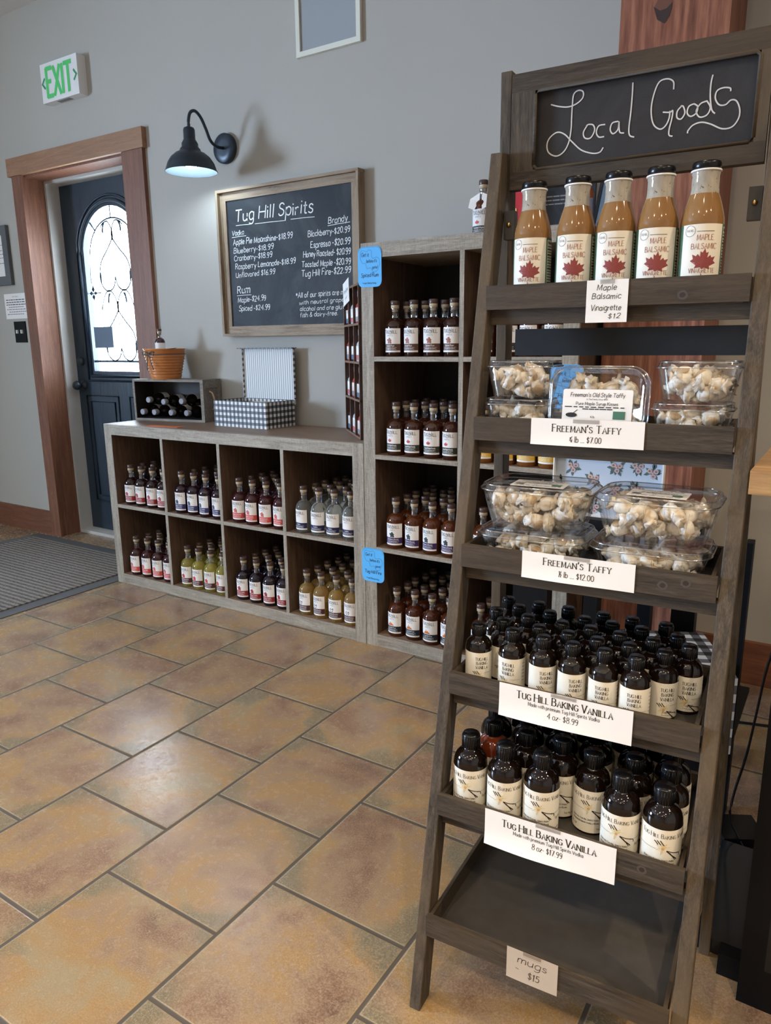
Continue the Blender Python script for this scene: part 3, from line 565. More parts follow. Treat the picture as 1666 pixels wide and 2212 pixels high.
# door mat
t = thing('floor_mat', 'large grey ribbed entrance mat with rubber border before the door', 'mat')
b = MB(); mx0, mx1, my0, my1 = -1.225, -.003, -1.9, -.045; q = .075
b.box(mx0, mx1, my0, my1, .0002, .0035, 'rubber'); b.build('border', t)
b = MB(); b.box(mx0+q, mx1-q, my0+q, my1-q, .0036, .009, 'matr'); b.build('pile', t)

# ================================================================== CUBE SHELVES
SW, SH, ST, SD, DV = 1.4687, .7721, .0488, .40, .016
YF, YB = -.400, -.012
def cubeshelf(name, x0, w, h, cols, rows, label):
    t = thing(name, label, 'shelf', (x0, 0, 0))
    for k in (0, 1):
        b = MB(); xa = 0 if k == 0 else w-ST; b.box(xa, xa+ST, YF, YB, 0, h, 'rz'); b.v = b.v
        # laminate face outside, brown inside
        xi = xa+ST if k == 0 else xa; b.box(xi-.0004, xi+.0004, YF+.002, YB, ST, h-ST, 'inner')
        if k == 1 and rows == 4: b.box(w-.0002, w+.0006, YF+.012, YB, 0, h, 'inner')
        b.build('side_panel', t)
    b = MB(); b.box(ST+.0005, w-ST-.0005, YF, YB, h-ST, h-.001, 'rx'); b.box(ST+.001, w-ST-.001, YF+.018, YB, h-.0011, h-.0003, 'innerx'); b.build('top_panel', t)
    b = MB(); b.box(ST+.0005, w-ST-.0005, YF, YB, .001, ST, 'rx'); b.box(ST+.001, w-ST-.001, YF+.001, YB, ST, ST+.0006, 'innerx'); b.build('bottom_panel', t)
    cw = (w-2*ST-(cols-1)*DV)/cols; ch = (h-2*ST-(rows-1)*DV)/rows
    for i in range(1, cols):
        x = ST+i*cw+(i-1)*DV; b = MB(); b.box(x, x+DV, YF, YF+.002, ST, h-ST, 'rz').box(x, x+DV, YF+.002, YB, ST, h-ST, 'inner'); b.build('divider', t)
    for j in range(1, rows):
        z = ST+j*ch+(j-1)*DV
        for i in range(cols):
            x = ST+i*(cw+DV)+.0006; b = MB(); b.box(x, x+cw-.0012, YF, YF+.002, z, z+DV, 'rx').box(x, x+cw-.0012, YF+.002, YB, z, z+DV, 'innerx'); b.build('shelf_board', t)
    for i in range(cols):
        x = ST+i*(cw+DV)
        b = MB()
        if i == cols-1 and rows == 2: b.box(x, x+cw*.66, YB-.012, YB, ST, h-ST, 'back').box(x+cw*.80, x+cw, YB-.012, YB, ST, h-ST, 'back')
        elif i == 0 and rows == 4: b.box(x, x+cw*.52, YB-.012, YB, ST, h-ST, 'back').box(x+cw*.52, x+cw*.8, YB-.012, YB, ST, h-ST-ch, 'back').box(x+cw*.8, x+cw, YB-.012, YB, ST, h-ST, 'back').box(x+cw*.52, x+cw*.8, YB-.012, YB, h-ST-.06, h-ST, 'back')
        else: b.box(x, x+cw, YB-.012, YB, ST, h-ST, 'back')
        b.build('back_panel', t)
    return cw, ch
LCW, LCH = cubeshelf('cube_shelf', 0, SW, SH, 4, 2, 'low grey-oak cube shelf of eight cubes beneath the chalkboard')
TX0, TW, TH = SW+.003, .773, 1.4558
TCW, TCH = cubeshelf('cube_shelf', TX0, TW, TH, 2, 4, 'tall narrow grey-oak cube shelf standing behind the ladder display')

# ================================================================== SPIRIT BOTTLES
def liquid(name, c, tr=.0):
    n = N('liquid_'+name, .05, .5); n.base(c); n.b.inputs['Transmission Weight'].default_value = tr; n.b.inputs['IOR'].default_value = 1.36; n.b.inputs['Coat Weight'].default_value = .3; return n.m
BK = {}
def icon(b, kind, m, P, cx, cy):
    if kind == 'leaf': leaf(b, cx, cy, .0085, m, P)
    elif kind == 'berries':
        for dx, dz in ((0, 0), (.006, .002), (-.005, .003), (.002, .007), (-.002, -.005), (.006, -.005)): blob(b, cx+dx, cy+dz, .0042, .0042, m, P, 7)
        b.ribbon([(cx, cy+.006), (cx+.010, cy-.006)], .0016, m, P)
    elif kind == 'flame':
        for dx, h in ((-.008, .007), (-.003, .013), (.003, .010), (.008, .006)): b.poly([(cx+dx-.005, cy-.008), (cx+dx+.006, cy-.008), (cx+dx, cy-.008+h*1.3)], m, P)
    elif kind == 'cup':
        b.poly([(cx-.009, cy+.002), (cx-.005, cy-.008), (cx+.005, cy-.008), (cx+.009, cy+.002)], m, P); blob(b, cx, cy+.004, .009, .004, m, P, 9); b.ribbon([(cx-.006, cy-.011), (cx+.006, cy-.011)], .002, m, P)
def spirit_parts(t, liq, band, ic, icm, name2, scale=1, fancy=True):
    k = scale; R = .0335*k
    b = MB(); b.lathe([(R*.93, 0), (R, .004*k), (R, .098*k), (R*.97, .106*k), (R*.86, .115*k), (R*.66, .1225*k), (R*.45, .1262*k), (R*.385, .1285*k)], liq, 20)
    b.lathe([(R*.375, .1287*k), (R*.365, .150*k), (R*.40, .1525*k), (R*.40, .160*k)], 'neck', 16, cap=False); b.build('bottle_glass', t)
    b = MB(); b.lathe([(R*.33, .150*k), (R*.35, .1602*k), (R*.42, .1606*k), (R*.42, .171*k)], 'cork', 14); b.build('cork', t)
    b = MB(); b.lathe([(R*.44, .1712*k), (R*.46, .173*k), (R*.46, .184*k), (R*.42, .186*k)], 'corkcap', 14); b.build('stopper', t)
    if not fancy: return
    b = MB(); rl = R+.0004; hw = .0355; z0, z1 = .014, .094
    def sect(za, zb, m, rr):
        ns = 14; P = pl_cyl(rr); b.add([P(-hw+2*hw*i/ns, z) for z in (za, zb) for i in range(ns+1)], [(i, i+1, ns+2+i, ns+1+i) for i in range(ns)], m, True)
    sect(z0, z1, 'paper', rl); sect(z0+.006, z0+.028, band, rl+.0002)
    P = pl_cyl(rl+.0004)
    text(b, 'TUG', -.0165, z1-.017, .0105, 'ink', P, 'c', .11, k=2, width=.021); text(b, 'ILL', .0165, z1-.017, .0105, 'ink', P, 'c', .11, k=2, width=.015)
    b.ribbon([(.0-.001, z1-.018), (.0-.001, z1-.004)], .0011, 'ink', P); b.ribbon([(.0055, z1-.018), (.0055, z1-.004)], .0011, 'ink', P); b.ribbon([(.0-.001, z1-.011), (.0055, z1-.011)], .0011, 'ink', P)
    b.ribbon([(-.001+.0055*math.cos(a*math.pi/5), z1-.0135+.0055*math.sin(a*math.pi/5)) for a in range(11)], .0008, 'ink', P)
    b.ribbon([(-.029, z1-.006), (-.020, z1-.0055)], .0009, 'ink', P)
    text(b, 'SPIRITS', -.003, z1-.027, .0048, 'greyink', P, 'c', .12, k=1)
    if ic: icon(b, ic, icm, P, -.006, z1-.042)
    text(b, name2, -.002, z0+.0195, .0052, 'paper', P, 'c', .13, k=1, width=min(.045, twidth(name2)*.0005))
    for q, w in ((.0155, .028), (.0125, .022), (.0095, .027)): dashes(b, -w, w*.8, z0+q, .0009, 'paper', P, 5)
    b.build('label', t)
def spirit(key, desc, liq, band, ic, icc, name2, loc, label, group):
    t = thing('spirit_bottle', label, 'bottle', loc, 0, group)
    spirit_parts(t, liq, flat('band_'+key, band, .5), ic, flat('motif_'+key, icc, .5), name2); proto_kids(t); return t
ORD = ['leftmost', 'second from left', 'third from left', 'rightmost']; ROWN = ['front row', 'second row', 'third row', 'fourth row', 'back row']
def fill(key, desc, liq, band, ic, icc, name2, cx0, z, cell, rows=5, skip=()):
    pr = None; g = '%s bottles in %s' % (desc, cell)
    for r in range(rows):
        for i in range(4):
            if (r, i) in skip: continue
            x = cx0+.062+.0755*i+(.005 if r % 2 else 0)+random.uniform(-.002, .002); y = -.358-(-.0705)*r+random.uniform(-.003, .003)
            lab = '%s bottle in %s, %s, %s' % (desc, cell, ROWN[r], ORD[i]); rz = random.uniform(-.12, .22)
            if pr is None: pr = spirit(key, desc, liq, band, ic, icc, name2, (x, y, z), lab, g); pr.rotation_euler.z = rz
            else: dup(pr, (x, y, z), rz, lab, g)
LZ = [ST+.0012, ST+LCH+DV+.0006]
LX = [ST+i*(LCW+DV) for i in range(4)]
fill('crimson', 'crimson-banded dark', liquid('dark_cranberry', (.014, .003, .003)), (.30, .02, .03), 'berries', (.32, .03, .03), 'Cranberry Vodka', LX[0], LZ[1], "low shelf's upper first cube", 4)
fill('navyberry', 'blue-banded purple', liquid('dark_plum', (.014, .003, .008)), (.03, .035, .15), 'berries', (.03, .05, .09), 'Blueberry Vodka', LX[1], LZ[1], "low shelf's upper second cube", 4)
fill('coral', 'coral-banded ruby', liquid('ruby', (.035, .005, .007)), (.62, .08, .07), 'berries', (.55, .12, .08), 'Raspberry Lemonade', LX[2], LZ[1], "low shelf's upper third cube", 5)
fill('vodka', 'navy-banded clear', liquid('clear', (.80, .84, .80), .92), (.012, .016, .07), None, (.1, .1, .1), 'Vodka', LX[3], LZ[1], "low shelf's upper fourth cube", 5)
fill('coral_low', 'coral-banded garnet', liquid('garnet', (.030, .005, .006)), (.62, .08, .07), 'berries', (.55, .12, .08), 'Raspberry Lemonade', LX[0], LZ[0], "low shelf's lower first cube", 5)
fill('apple', 'maroon-banded yellow', liquid('yellow_cider', (.62, .56, .12), .75), (.10, .02, .03), 'berries', (.5, .04, .04), 'Apple Pie Moonshine', LX[1], LZ[0], "low shelf's lower second cube", 5)
fill('crimson_low', 'crimson-banded black', liquid('black_berry', (.010, .005, .009)), (.30, .02, .03), 'berries', (.32, .03, .03), 'Cranberry Vodka', LX[2], LZ[0], "low shelf's lower third cube", 5)
fill('espresso', 'maroon-banded golden', liquid('golden', (.55, .36, .11), .7), (.07, .025, .03), 'cup', (.12, .10, .09), 'Espresso Brandy', LX[3], LZ[0], "low shelf's lower fourth cube", 5)
TX = [TX0+ST+i*(TCW+DV) for i in range(2)]; TZ = [ST+.0012+0*TCH]+[ST+j*(TCH+DV)+.0006 for j in (1, 2, 3)]
AMB = liquid('amber', (.11, .027, .006), .35)
fill('spiced', 'brown-banded rum', liquid('dark_rum', (.030, .009, .005), .1), (.10, .045, .03), 'berries', (.30, .10, .06), 'Spiced Rum', TX[0], TZ[3], "tall shelf's top left cube", 3, ((1, 3), (2, 0), (2, 2)))
fill('toasted', 'olive-banded maple', liquid('maple_brown', (.050, .014, .006), .2), (.035, .04, .03), 'leaf', (.50, .05, .03), 'Toasted Maple Brandy', TX[0], TZ[2], "tall shelf's second left cube", 4)
fill('blackberry', 'purple-banded amber', AMB, (.045, .02, .11), 'berries', (.02, .035, .04), 'Blackberry Brandy', TX[0], TZ[1], "tall shelf's third left cube", 5)
fill('fire', 'slate-banded flame-label', liquid('deep_amber', (.075, .017, .005), .3), (.012, .02, .03), 'flame', (.60, .16, .03), 'Tug Hill Fire', TX[0], TZ[0], "tall shelf's bottom left cube", 5)
fill('maplerum', 'charcoal-banded rum', liquid('rum_brown', (.05, .015, .008), .1), (.03, .03, .028), 'leaf', (.05, .05, .05), 'Maple Rum', TX[1], TZ[3], "tall shelf's top right cube", 3)
fill('honey', 'yellow-banded honey', liquid('honey', (.28, .10, .02), .35), (.75, .46, .04), 'flame', (.6, .35, .05), 'Honey Roasted Brandy', TX[1], TZ[2], "tall shelf's second right cube", 3)
fill('plum', 'grey-banded amber', AMB, (.05, .05, .07), 'berries', (.05, .04, .06), 'Blackberry Brandy', TX[1], TZ[1], "tall shelf's third right cube", 3)
fill('fire_right', 'slate-banded brown', liquid('brown_spirit', (.08, .022, .008), .25), (.012, .02, .03), 'flame', (.60, .16, .03), 'Tug Hill Fire', TX[1], TZ[0], "tall shelf's bottom right cube", 3)

# ================================================================== ON THE LOW SHELF
ZS = SH+.0003
# wine crate laid on its side
CA = math.radians(9.3); t = thing('wine_crate', 'grey wooden crate of bottles lying open on the low shelf', 'crate', (-.006, -.212, ZS), CA)
cl, cd, chh, ct = .408, .138, .197, .011
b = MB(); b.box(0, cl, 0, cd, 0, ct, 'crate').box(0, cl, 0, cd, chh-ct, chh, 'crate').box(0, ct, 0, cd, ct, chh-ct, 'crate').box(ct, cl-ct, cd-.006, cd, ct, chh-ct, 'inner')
b.box(cl-ct, cl, 0, cd, ct, chh-ct, 'crate').box(ct, cl-ct, .004, cd-.006, ct, ct+.0006, 'back').box(ct, cl-ct, .004, cd-.006, chh-ct-.0006, chh-ct, 'back').box(ct, ct+.0006, .004, cd-.006, ct+.001, chh-ct-.001, 'back').box(cl-ct-.0006, cl-ct, .004, cd-.006, ct+.001, chh-ct-.001, 'back').box(ct+.001, cl-ct-.001, cd-.0068, cd-.0061, ct+.001, chh-ct-.001, 'back'); b.box(cl, cl+.006, .0, .02, 0, chh, 'crate').box(cl, cl+.006, cd-.02, cd, 0, chh, 'crate').box(cl, cl+.004, .02, cd-.02, chh-.04, chh-.002, 'crate'); b.build('box', t, .001)  # thin dark liners put the shade inside the crate into its colour
for x, s in ((cl+.006, 1), (0, -1)):
    b = MB(); b.tube([(x+s*dx, y, z) for dx, y, z in smoothp3] if False else [(x+s*q[0], q[1], q[2]) for q in ((-.002, .05, .14), (.012, .05, .135), (.020, .055, .11), (.020, .058, .085), (.012, .06, .06), (-.002, .06, .055))], .0045, 'rope', 8); b.build('rope_handle', t)
Rz = Matrix.Rotation(CA, 4, 'Z'); CO = Vector((-.006, -.212, ZS))
CN = ['lower left', 'lower second', 'lower third', 'lower right', 'upper left', 'upper middle', 'upper right']
CB = [(.055, .030), (.125, .030), (.225, .030), (.315, .030), (.095, .088), (.185, .080), (.290, .085)]
pr = None; capm = flat('pewter_bottle_top', (.24, .24, .27), .3)
for i, (x, z) in enumerate(CB):
    lab = 'dark wine bottle lying in the wooden crate, %s' % CN[i]
    w = CO+Rz @ Vector((x, .128, z+ct+.0008))
    if pr is None:
        pr = thing('wine_bottle', lab, 'bottle', w, CA, 'bottles lying in the wooden crate'); k = .7
        b = MB(); b.X = Matrix.Rotation(math.pi/2, 4, 'X'); b.lathe([(.027, .0), (.029, .004), (.029, .06), (.026, .072), (.014, .086), (.0115, .09), (.0115, .118)], 'amberk', 20); b.build('bottle_glass', pr)
        b = MB(); b.X = Matrix.Rotation(math.pi/2, 4, 'X'); b.lathe([(.0135, .112), (.0145, .114), (.0145, .134), (.012, .136)], capm, 16); b.build('bottle_cap', pr)
        b = MB(); b.X = Matrix.Rotation(math.pi/2, 4, 'X'); b.lathe([(.0294, .01), (.0294, .05)], 'paper', 16, cap=False, a0=.2, a1=2.2); b.build('label', pr); proto_kids(pr)
    else: dup(pr, w, CA, lab)
# bucket planter on the crate
BX, BY, BZ = .150, -.135, ZS+chh
t = thing('planter_pot', 'ribbed orange glazed pot with twine bow on the crate', 'pot', (BX, BY, BZ+.0002))
b = MB(); pf = [(.068, 0)]
for i in range(8): z = .012+i*.013; r = .070+i*.0028; pf += [(r+.0015, z), (r+.0035, z+.005), (r+.0008, z+.011)]
pf += [(.093, .118), (.094, .135), (.098, .139), (.098, .142), (.093, .142), (.088, .12), (.066, .008), (0, .008)]
b.lathe(pf, 'terra', 36); b.build('pot', t)
b = MB(); b.lathe([(.096, .114), (.096, .118)], 'twine', 30, cap=False)
for s in (-1, 1):
    b.tube([(s*q[0], -.098, q[1]) for q in ((0, .118), (.022, .130), (.042, .126), (.036, .112), (.012, .114), (0, .118))], .0024, 'twine', 6); b.tube([(0, -.098, .118), (s*.012, -.097, .085), (s*.022, -.092, .045)], .002, 'twine', 6)
b.build('twine_bow', t)
b = MB(); b.lathe([(0, .10), (.086, .10)], 'paper', 20, cap=False); b.add([(.0, -.06, .13), (.1, -.055, .143), (.112, -.02, .146), (.03, .0, .132)], [(0, 1, 2, 3)], 'greyink'); b.build('tissue', t)
t = thing('spirit_bottle', 'small spirit bottle poking out of the orange pot', 'bottle', (BX-.015, BY-.01, BZ+.103)); spirit_parts(t, liquid('pot_spirit', (.05, .02, .02)), None, None, None, '', .7, False)
b = MB(); b.lathe([(.0238, .02), (.0238, .066)], 'paper', 18, cap=False); b.build('label', t)
# orange paper
t = thing('paper_slip', 'orange paper slip on the low shelf before the crate', 'paper', (.40, -.335, ZS), math.radians(6)); b = MB(); b.box(-.14, .05, -.03, .012, 0, .0012, 'orange'); P = pl_top(.0014); dashes(b, -.12, .03, -.01, .004, 'terra', P, 6); b.build('slip', t)
# gingham gift box
t = thing('gift_box', 'open black and white gingham gift box on the low shelf', 'box', (.690, -.215, ZS), math.radians(-2.0))
w2, dd, hh = .158, .185, .113; th = .004
b = MB(); b.box(-w2, w2, 0, th, 0, hh, 'gxz', 'gyz').box(-w2, w2, dd-th, dd, 0, hh, 'gxz', 'gyz').box(-w2, -w2+th, th, dd-th, 0, hh, 'gxz', 'gyz').box(w2-th, w2, th, dd-th, 0, hh, 'gxz', 'gyz').box(-w2+th, w2-th, th, dd-th, 0, th, 'gxy'); b.build('box_body', t)
b = MB(); lx0, lx1 = -.142, .165; b.box(lx0, lx1, dd-.002, dd+.003, hh-.02, hh+.222, 'stripe'); ZT2 = hh+.222
b.box(lx0-.003, lx0, dd-.012, dd+.003, hh+.003, ZT2, 'stripe', 'gyz').box(lx1, lx1+.003, dd-.012, dd+.003, hh+.003, ZT2, 'stripe', 'gyz').box(lx0-.012, lx1+.012, dd-.03, dd+.003, ZT2, ZT2+.004, 'gxz', 'gyz', 'gxy'); b.build('lid', t)
b = MB()
for i in range(60): b.tube([(random.uniform(-.14, .14), random.uniform(.02, .17), hh-.02+random.uniform(-.02, .012)) for _ in (0, 1, 2)], .0012, 'cream', 4)
tag(b.build('shredded_paper', t), kind='stuff')
t = thing('spirit_bottle', 'black topped small bottle lying inside the gingham gift box', 'bottle', (.76, -.12, ZS+.078)); b = MB(); b.X = Matrix.Rotation(1.35, 4, 'Y'); b.lathe([(.018, -.06), (.019, 0), (.012, .02), (.012, .04)], 'black', 16); b.build('bottle_glass', t)
# mini bottle rack, turned 45 degrees
RA = -math.pi/4; rk = (1.171, -.089, ZS); RW, RH, RD = .33, .565, .055; NC, NR = 3, 4
DKW = wood('dark_walnut_rack', (.035, .018, .014), (.09, .048, .036), 'z', 1, .5, .1); RPW = wood('rack_edge_wood', (.16, .09, .06), (.30, .18, .12), 'z', 1, .5, .1)
t = thing('mini_bottle_rack', 'narrow dark wooden rack of miniature bottles on the low shelf', 'rack', rk, RA)
b = MB(); b.box(0, RW, RD-.005, RD, 0, RH, DKW)
for z in [i*(RH-.008)/NR for i in range(NR+1)]: b.box(0, RW, .001, RD-.005, z, z+.008, DKW); b.box(0, RW, 0, .001, z, z+.008, RPW)
for x in [i*(RW-.007)/NC for i in range(NC+1)]: b.box(x, x+.007, .001, RD-.005, .008, RH-.008, DKW); b.box(x, x+.007, 0, .001, 0, RH, RPW)
b.build('rack_frame', t)
t2 = thing('paper_sign', 'small white paper sign taped to the top of the miniature rack', 'sign', rk, RA); b = MB(); b.X = Matrix.Translation((.02, -.003, RH+.005)) @ Matrix.Rotation(-.12, 4, 'Y'); b.box(0, .135, -.001, 0, -.075, .012, 'paper'); P = lambda a, c: (a, -.0015, c); text(b, 'Sample Spirits', .067, -.03, .013, 'greyink', P, k=2, width=.10); text(b, 'assorted', .067, -.055, .009, 'greyink', P, k=2); b.build('sheet', t2)
pr = None; cwd = (RW-.007)/NC; hd = (RH-.008)/NR; RN = ['bottom', 'second', 'third', 'top']
minis = [flat('mini_dark', (.05, .015, .015), .08), flat('mini_clear', (.5, .55, .58), .08), flat('mini_red', (.35, .05, .05), .08)]; mb_ = [flat('mini_band_blue', (.10, .16, .25), .5), flat('mini_band_red', (.50, .08, .07), .5), flat('mini_band_grey', (.25, .28, .3), .5)]
protos = []
for k in range(3):
    for c in range(NC):
        pass
Rr = Matrix.Rotation(RA, 4, 'Z')
CNM = ['left', 'middle', 'right']
for r in range(NR):
    for c in range(NC):
        kind = (r+c) % 3
        for i in range(3):
            w = Vector(rk)+Rr @ Vector((c*cwd+.0235+i*.0335, .022, r*hd+.0082))
            lab = 'miniature bottle in rack %s tier, %s compartment, %s' % (RN[r], CNM[c], ['left', 'centre', 'right'][i])
            if len(protos) <= kind or protos[kind] is None:
                while len(protos) <= kind: protos.append(None)
                t = thing('miniature_bottle', lab, 'bottle', w, RA, 'miniature bottles in the small rack')
                b = MB(); b.lathe([(.0145, 0), (.0155, .003), (.0155, .055), (.013, .066), (.0065, .075), (.0056, .100)], minis[kind], 14); b.build('bottle_glass', t)
                b = MB(); b.lathe([(.0075, .0952), (.0078, .117)], flat('mini_cap_grey', (.35, .37, .4), .35), 12); b.build('cap', t)
                b = MB(); b.lathe([(.0158, .024), (.0158, .056)], 'paper', 12, cap=False); b.lathe([(.0159, .006), (.0159, .024)], mb_[kind], 12, cap=False); b.build('label', t)
                proto_kids(t); protos[kind] = t
            else: dup(protos[kind], w, RA, lab)
# ================================================================== BLUE CARDS
def bluecard(x0, x1, z0, z1, lines, label, y=YF-.0015):
    t = thing('hand_lettered_card', label, 'card', ((x0+x1)/2, y, (z0+z1)/2)); b = MB(); w, h = (x1-x0)/2, (z1-z0)/2; r = .02; pts = []
    for cx, cz, a in ((w-r, h-r, 0), (-w+r, h-r, 90), (-w+r, -h+r, 180), (w-r, -h+r, 270)): pts += [(cx+r*math.cos(math.radians(a+i*15)), cz+r*math.sin(math.radians(a+i*15))) for i in range(7)]
    n = len(pts); b.add([(p[0], -.0006, p[1]) for p in pts], [tuple(range(n))[::-1]], 'blue'); b.add([(p[0], .0006, p[1]) for p in pts], [tuple(range(n))], 'blue'); b.add([(p[0], y_, p[1]) for y_ in (-.0006, .0006) for p in pts], [(i, (i+1) % n, n+(i+1) % n, n+i) for i in range(n)], 'blue')
    P = pl_xz(-.0010)
    for s, x, z, hh, ww in lines: text(b, s, x, z, hh, 'blueink', P, 'c', .15, hand=.8, width=ww)
    cl_ = [(-.038, .03), (-.036, .05), (-.025, .054), (-.012, .05), (-.002, .055), (.008, .05), (.008, .034), (.014, .027), (.03, .03), (.04, .022), (.041, .006), (.036, -.004), (.03, -.014), (.014, -.017), (.009, -.008), (.004, -.003), (-.01, -.005), (-.014, .003), (-.017, .012), (-.03, .014), (-.038, .03)]
    b.ribbon(smoothp(cl_, 3), .0008, 'blueink', P); b.ribbon([(p[0]*.955, p[1]*.965) for p in pts[:13]], .0006, 'blueink', P)
    b.build('card', t)
base = [('Get it', -.018, .034, .0115, .030), ("before it's", .008, .014, .010, .042), ('gone!', .022, -.006, .009, .022)]
bluecard(1.461, 1.557, 1.312, 1.443, base+[('Spiced Rum', 0, -.032, .012, .07), ('* not Returning', -.002, -.055, .006, .055)], "blue card reading Spiced Rum at tall shelf's top left corner")
bluecard(1.457, 1.555, .256, .385, base+[('Tug Hill Fire', 0, -.032, .012, .074), ('* not Returning', -.002, -.055, .006, .055)], 'blue card reading Tug Hill Fire where the two shelves meet')
bluecard(2.163, 2.265, .925, 1.057, base+[('Honey', 0, -.032, .012, .05), ('* not Returning', -.002, -.055, .006, .055)], "blue card on tall shelf's right edge behind the taffy tub")
# ================================================================== ON TOP OF THE TALL SHELF
t = thing('spirit_bottle', 'tagged maple spirit bottle standing on top of the tall shelf', 'bottle', (1.842, -.22, TH+.0003)); spirit_parts(t, AMB, flat('band_top', (.035, .04, .03)), 'leaf', flat('motif_top', (.55, .05, .03)), 'Toasted Maple')
b = MB(); P = pl_cyl(.0365, .2)
for s in (-1, 1): b.add([(s*.004, -.018, .146), (s*.040, -.016, .130), (s*.038, -.034, .100), (s*.014, -.040, .090), (s*.004, -.022, .12)], [(0, 1, 2, 3, 4)], 'paper')
b.build('neck_tag', t)
t = thing('slate_sign', 'dark slate sign leaning on top of the tall shelf', 'sign', (2.075, -.16, TH+.0003), .12); b = MB(); b.X = Matrix.Rotation(-.12, 4, 'X'); b.box(-.115, .115, 0, .012, 0, .21, 'board'); P = pl_xz(-.0006)
for i in range(3): dashes(b, -.09, .03, .125-i*.012, .004, 'greyink', P, 6)
b.build('slab', t, .001)
t = thing('leaning_panel', 'pale blue grey panel leaning beside the slate sign', 'panel', (2.215, -.12, TH+.0003), -.1); b = MB(); b.X = Matrix.Rotation(.18, 4, 'Y'); b.box(-.012, .05, -.05, -.04, .008, .22, flat('blue_grey_board', (.10, .14, .18), .4)).box(-.022, -.012, -.052, -.038, .008, .23, 'black'); b.build('board', t)
t = thing('amber_bottle', 'slim amber bottle with blue label beside the slate sign', 'bottle', (2.205, -.26, TH+.0003)); b = MB(); b.lathe([(.016, 0), (.017, .01), (.017, .10), (.008, .12), (.008, .145)], flat('slim_amber', (.22, .06, .012), .08), 16); b.build('bottle_glass', t); b = MB(); b.lathe([(.0174, .03), (.0174, .085)], flat('slim_blue_label', (.16, .22, .42), .5), 14, cap=False, a0=3.3, a1=6.1); b.build('label', t)
t = thing('snack_packet', 'red and yellow foil packet on top of the tall shelf', 'packet', (1.955, -.2, TH+.0003)); b = MB(); b.hexa([(-.035, -.012, 0), (.035, -.012, 0), (.035, .012, 0), (-.035, .012, 0)], [(-.038, -.002, .15), (.03, -.002, .14), (.03, .002, .14), (-.038, .002, .15)], flat('red_foil', (.5, .02, .03), .3)); b.add([(-.03, -.0125, .03), (.005, -.0125, .03), (.0, -.008, .09), (-.03, -.008, .1)], [(0, 1, 2, 3)], flat('yellow_print', (.7, .5, .12), .4)); b.build('packet', t, .002)

# ================================================================== LADDER DISPLAY
LA = Vector((2.4393, -1.6799, 0)); LT = .0601
LM = Matrix.Translation(LA) @ Matrix.Rotation(LT, 4, 'Z')
def lw(u, v, z): return LM @ Vector((u, v, z))
t = thing('ladder_display', 'dark weathered wood ladder display with six trays and chalkboard header', 'display shelf', LA, LT)
SL = .2102; TRZ = [1.2122, 1.003, .7958, .5847, .3796, .1724]; TWD = .3851
for x0, x1 in ((-.0213, -.0008), (.3905, .4125)):
    b = MB(); z1 = 1.425; f = lambda z: SL*z+.010
    b.hexa([(x0, f(0), 0.0005), (x1, f(0), .0005), (x1, f(0)+.038, .0005), (x0, f(0)+.038, .0005)], [(x0, f(z1), z1), (x1, f(z1), z1), (x1, f(z1)+.038, z1+.004), (x0, f(z1)+.038, z1+.004)], 'lz'); b.build('front_leg', t, .0015)
def rv(z): return .372-.024*z
for s in (0, 1):
    b = MB(); zt = 1.552; e = .019
    def xr(z): a = .006*(1-z/1.54) if z < 1.54 else 0; return (-.016-a) if s == 0 else (.404+3*a-e)
    b.hexa([(xr(0), rv(0), .0005), (xr(0)+e, rv(0), .0005), (xr(0)+e, rv(0)+.032, .0005), (xr(0), rv(0)+.032, .0005)], [(xr(zt), rv(zt), zt), (xr(zt)+e, rv(zt), zt), (xr(zt)+e, rv(zt)+.032, zt), (xr(zt), rv(zt)+.032, zt)], 'lz'); b.build('rear_leg', t, .0015)
for k, z in enumerate(TRZ):
    v0 = SL*z; v1 = rv(z)-.004; x0, x1 = -.0005, .386; hb = .038
    u0, u1 = .0005, .3848
    b = MB(); b.box(u0+.0062, u1-.0062, v0+.0102, v1-.0102, z-hb+.001, z-hb+.005, 'lp'); TR_ = b.build('tray', t)
    b = MB(); b.box(x0-.002, x1+.002, v0, v0+.010, z-hb, z, 'lx')
    for ku, kz in {2: ((.347, .024), (.316, .016)), 0: ((.30, .012),), 4: ((.33, .02),)}.get(k, ()): blob(b, ku, z-hb+kz, .0075, .0068, 'lp', pl_xz(v0-.0002), 12, .1); blob(b, ku, z-hb+kz, .0042, .0038, 'knot', pl_xz(v0-.0004), 10, .1)
    b.build('tray_front', TR_, .001)
    for xa in (u0, u1-.006):
        b = MB(); b.box(xa, xa+.006, v0+.0102, v1-.0102, z-hb, z, 'ly'); b.build('tray_side', TR_, .0008)
    b = MB(); b.box(x0, x1, v1-.010, v1, z-hb, z, 'lx'); b.build('tray_back', TR_, .001)
    if k < 5:
        b = MB(); b.box(-.0005, .390, v0+.016, v0+.030, z-hb-.0235, z-hb-.0005, 'lx'); b.build('crossbar', t, .001)
    if k == 0: b = MB(); b.box(.0165+.0, .388, rv(z)+.006, rv(z)+.02, z-hb-.075, z-hb-.03, flat('dark_stained_bar', (.018, .019, .021), .5, noise=.3)); b.build('rear_crossbar', t, .001)
for xa in (-.0025, .392):
    b = MB(); b.box(xa+.004-(.0 if xa < 0 else .026), xa+.022-(.0 if xa < 0 else .026), .318, .334, 1.29, 1.335, 'lp'); b.build('hinge_block', t, .001)
    b = MB(); b.X = Matrix.Translation((xa+.013-(.0 if xa < 0 else .026), .318, 1.313)) @ Matrix.Rotation(math.pi/2, 4, 'X'); b.lathe([(.004, 0), (.004, .002), (.002, .004), (0, .0045)], 'gold', 12); b.build('screw', t)
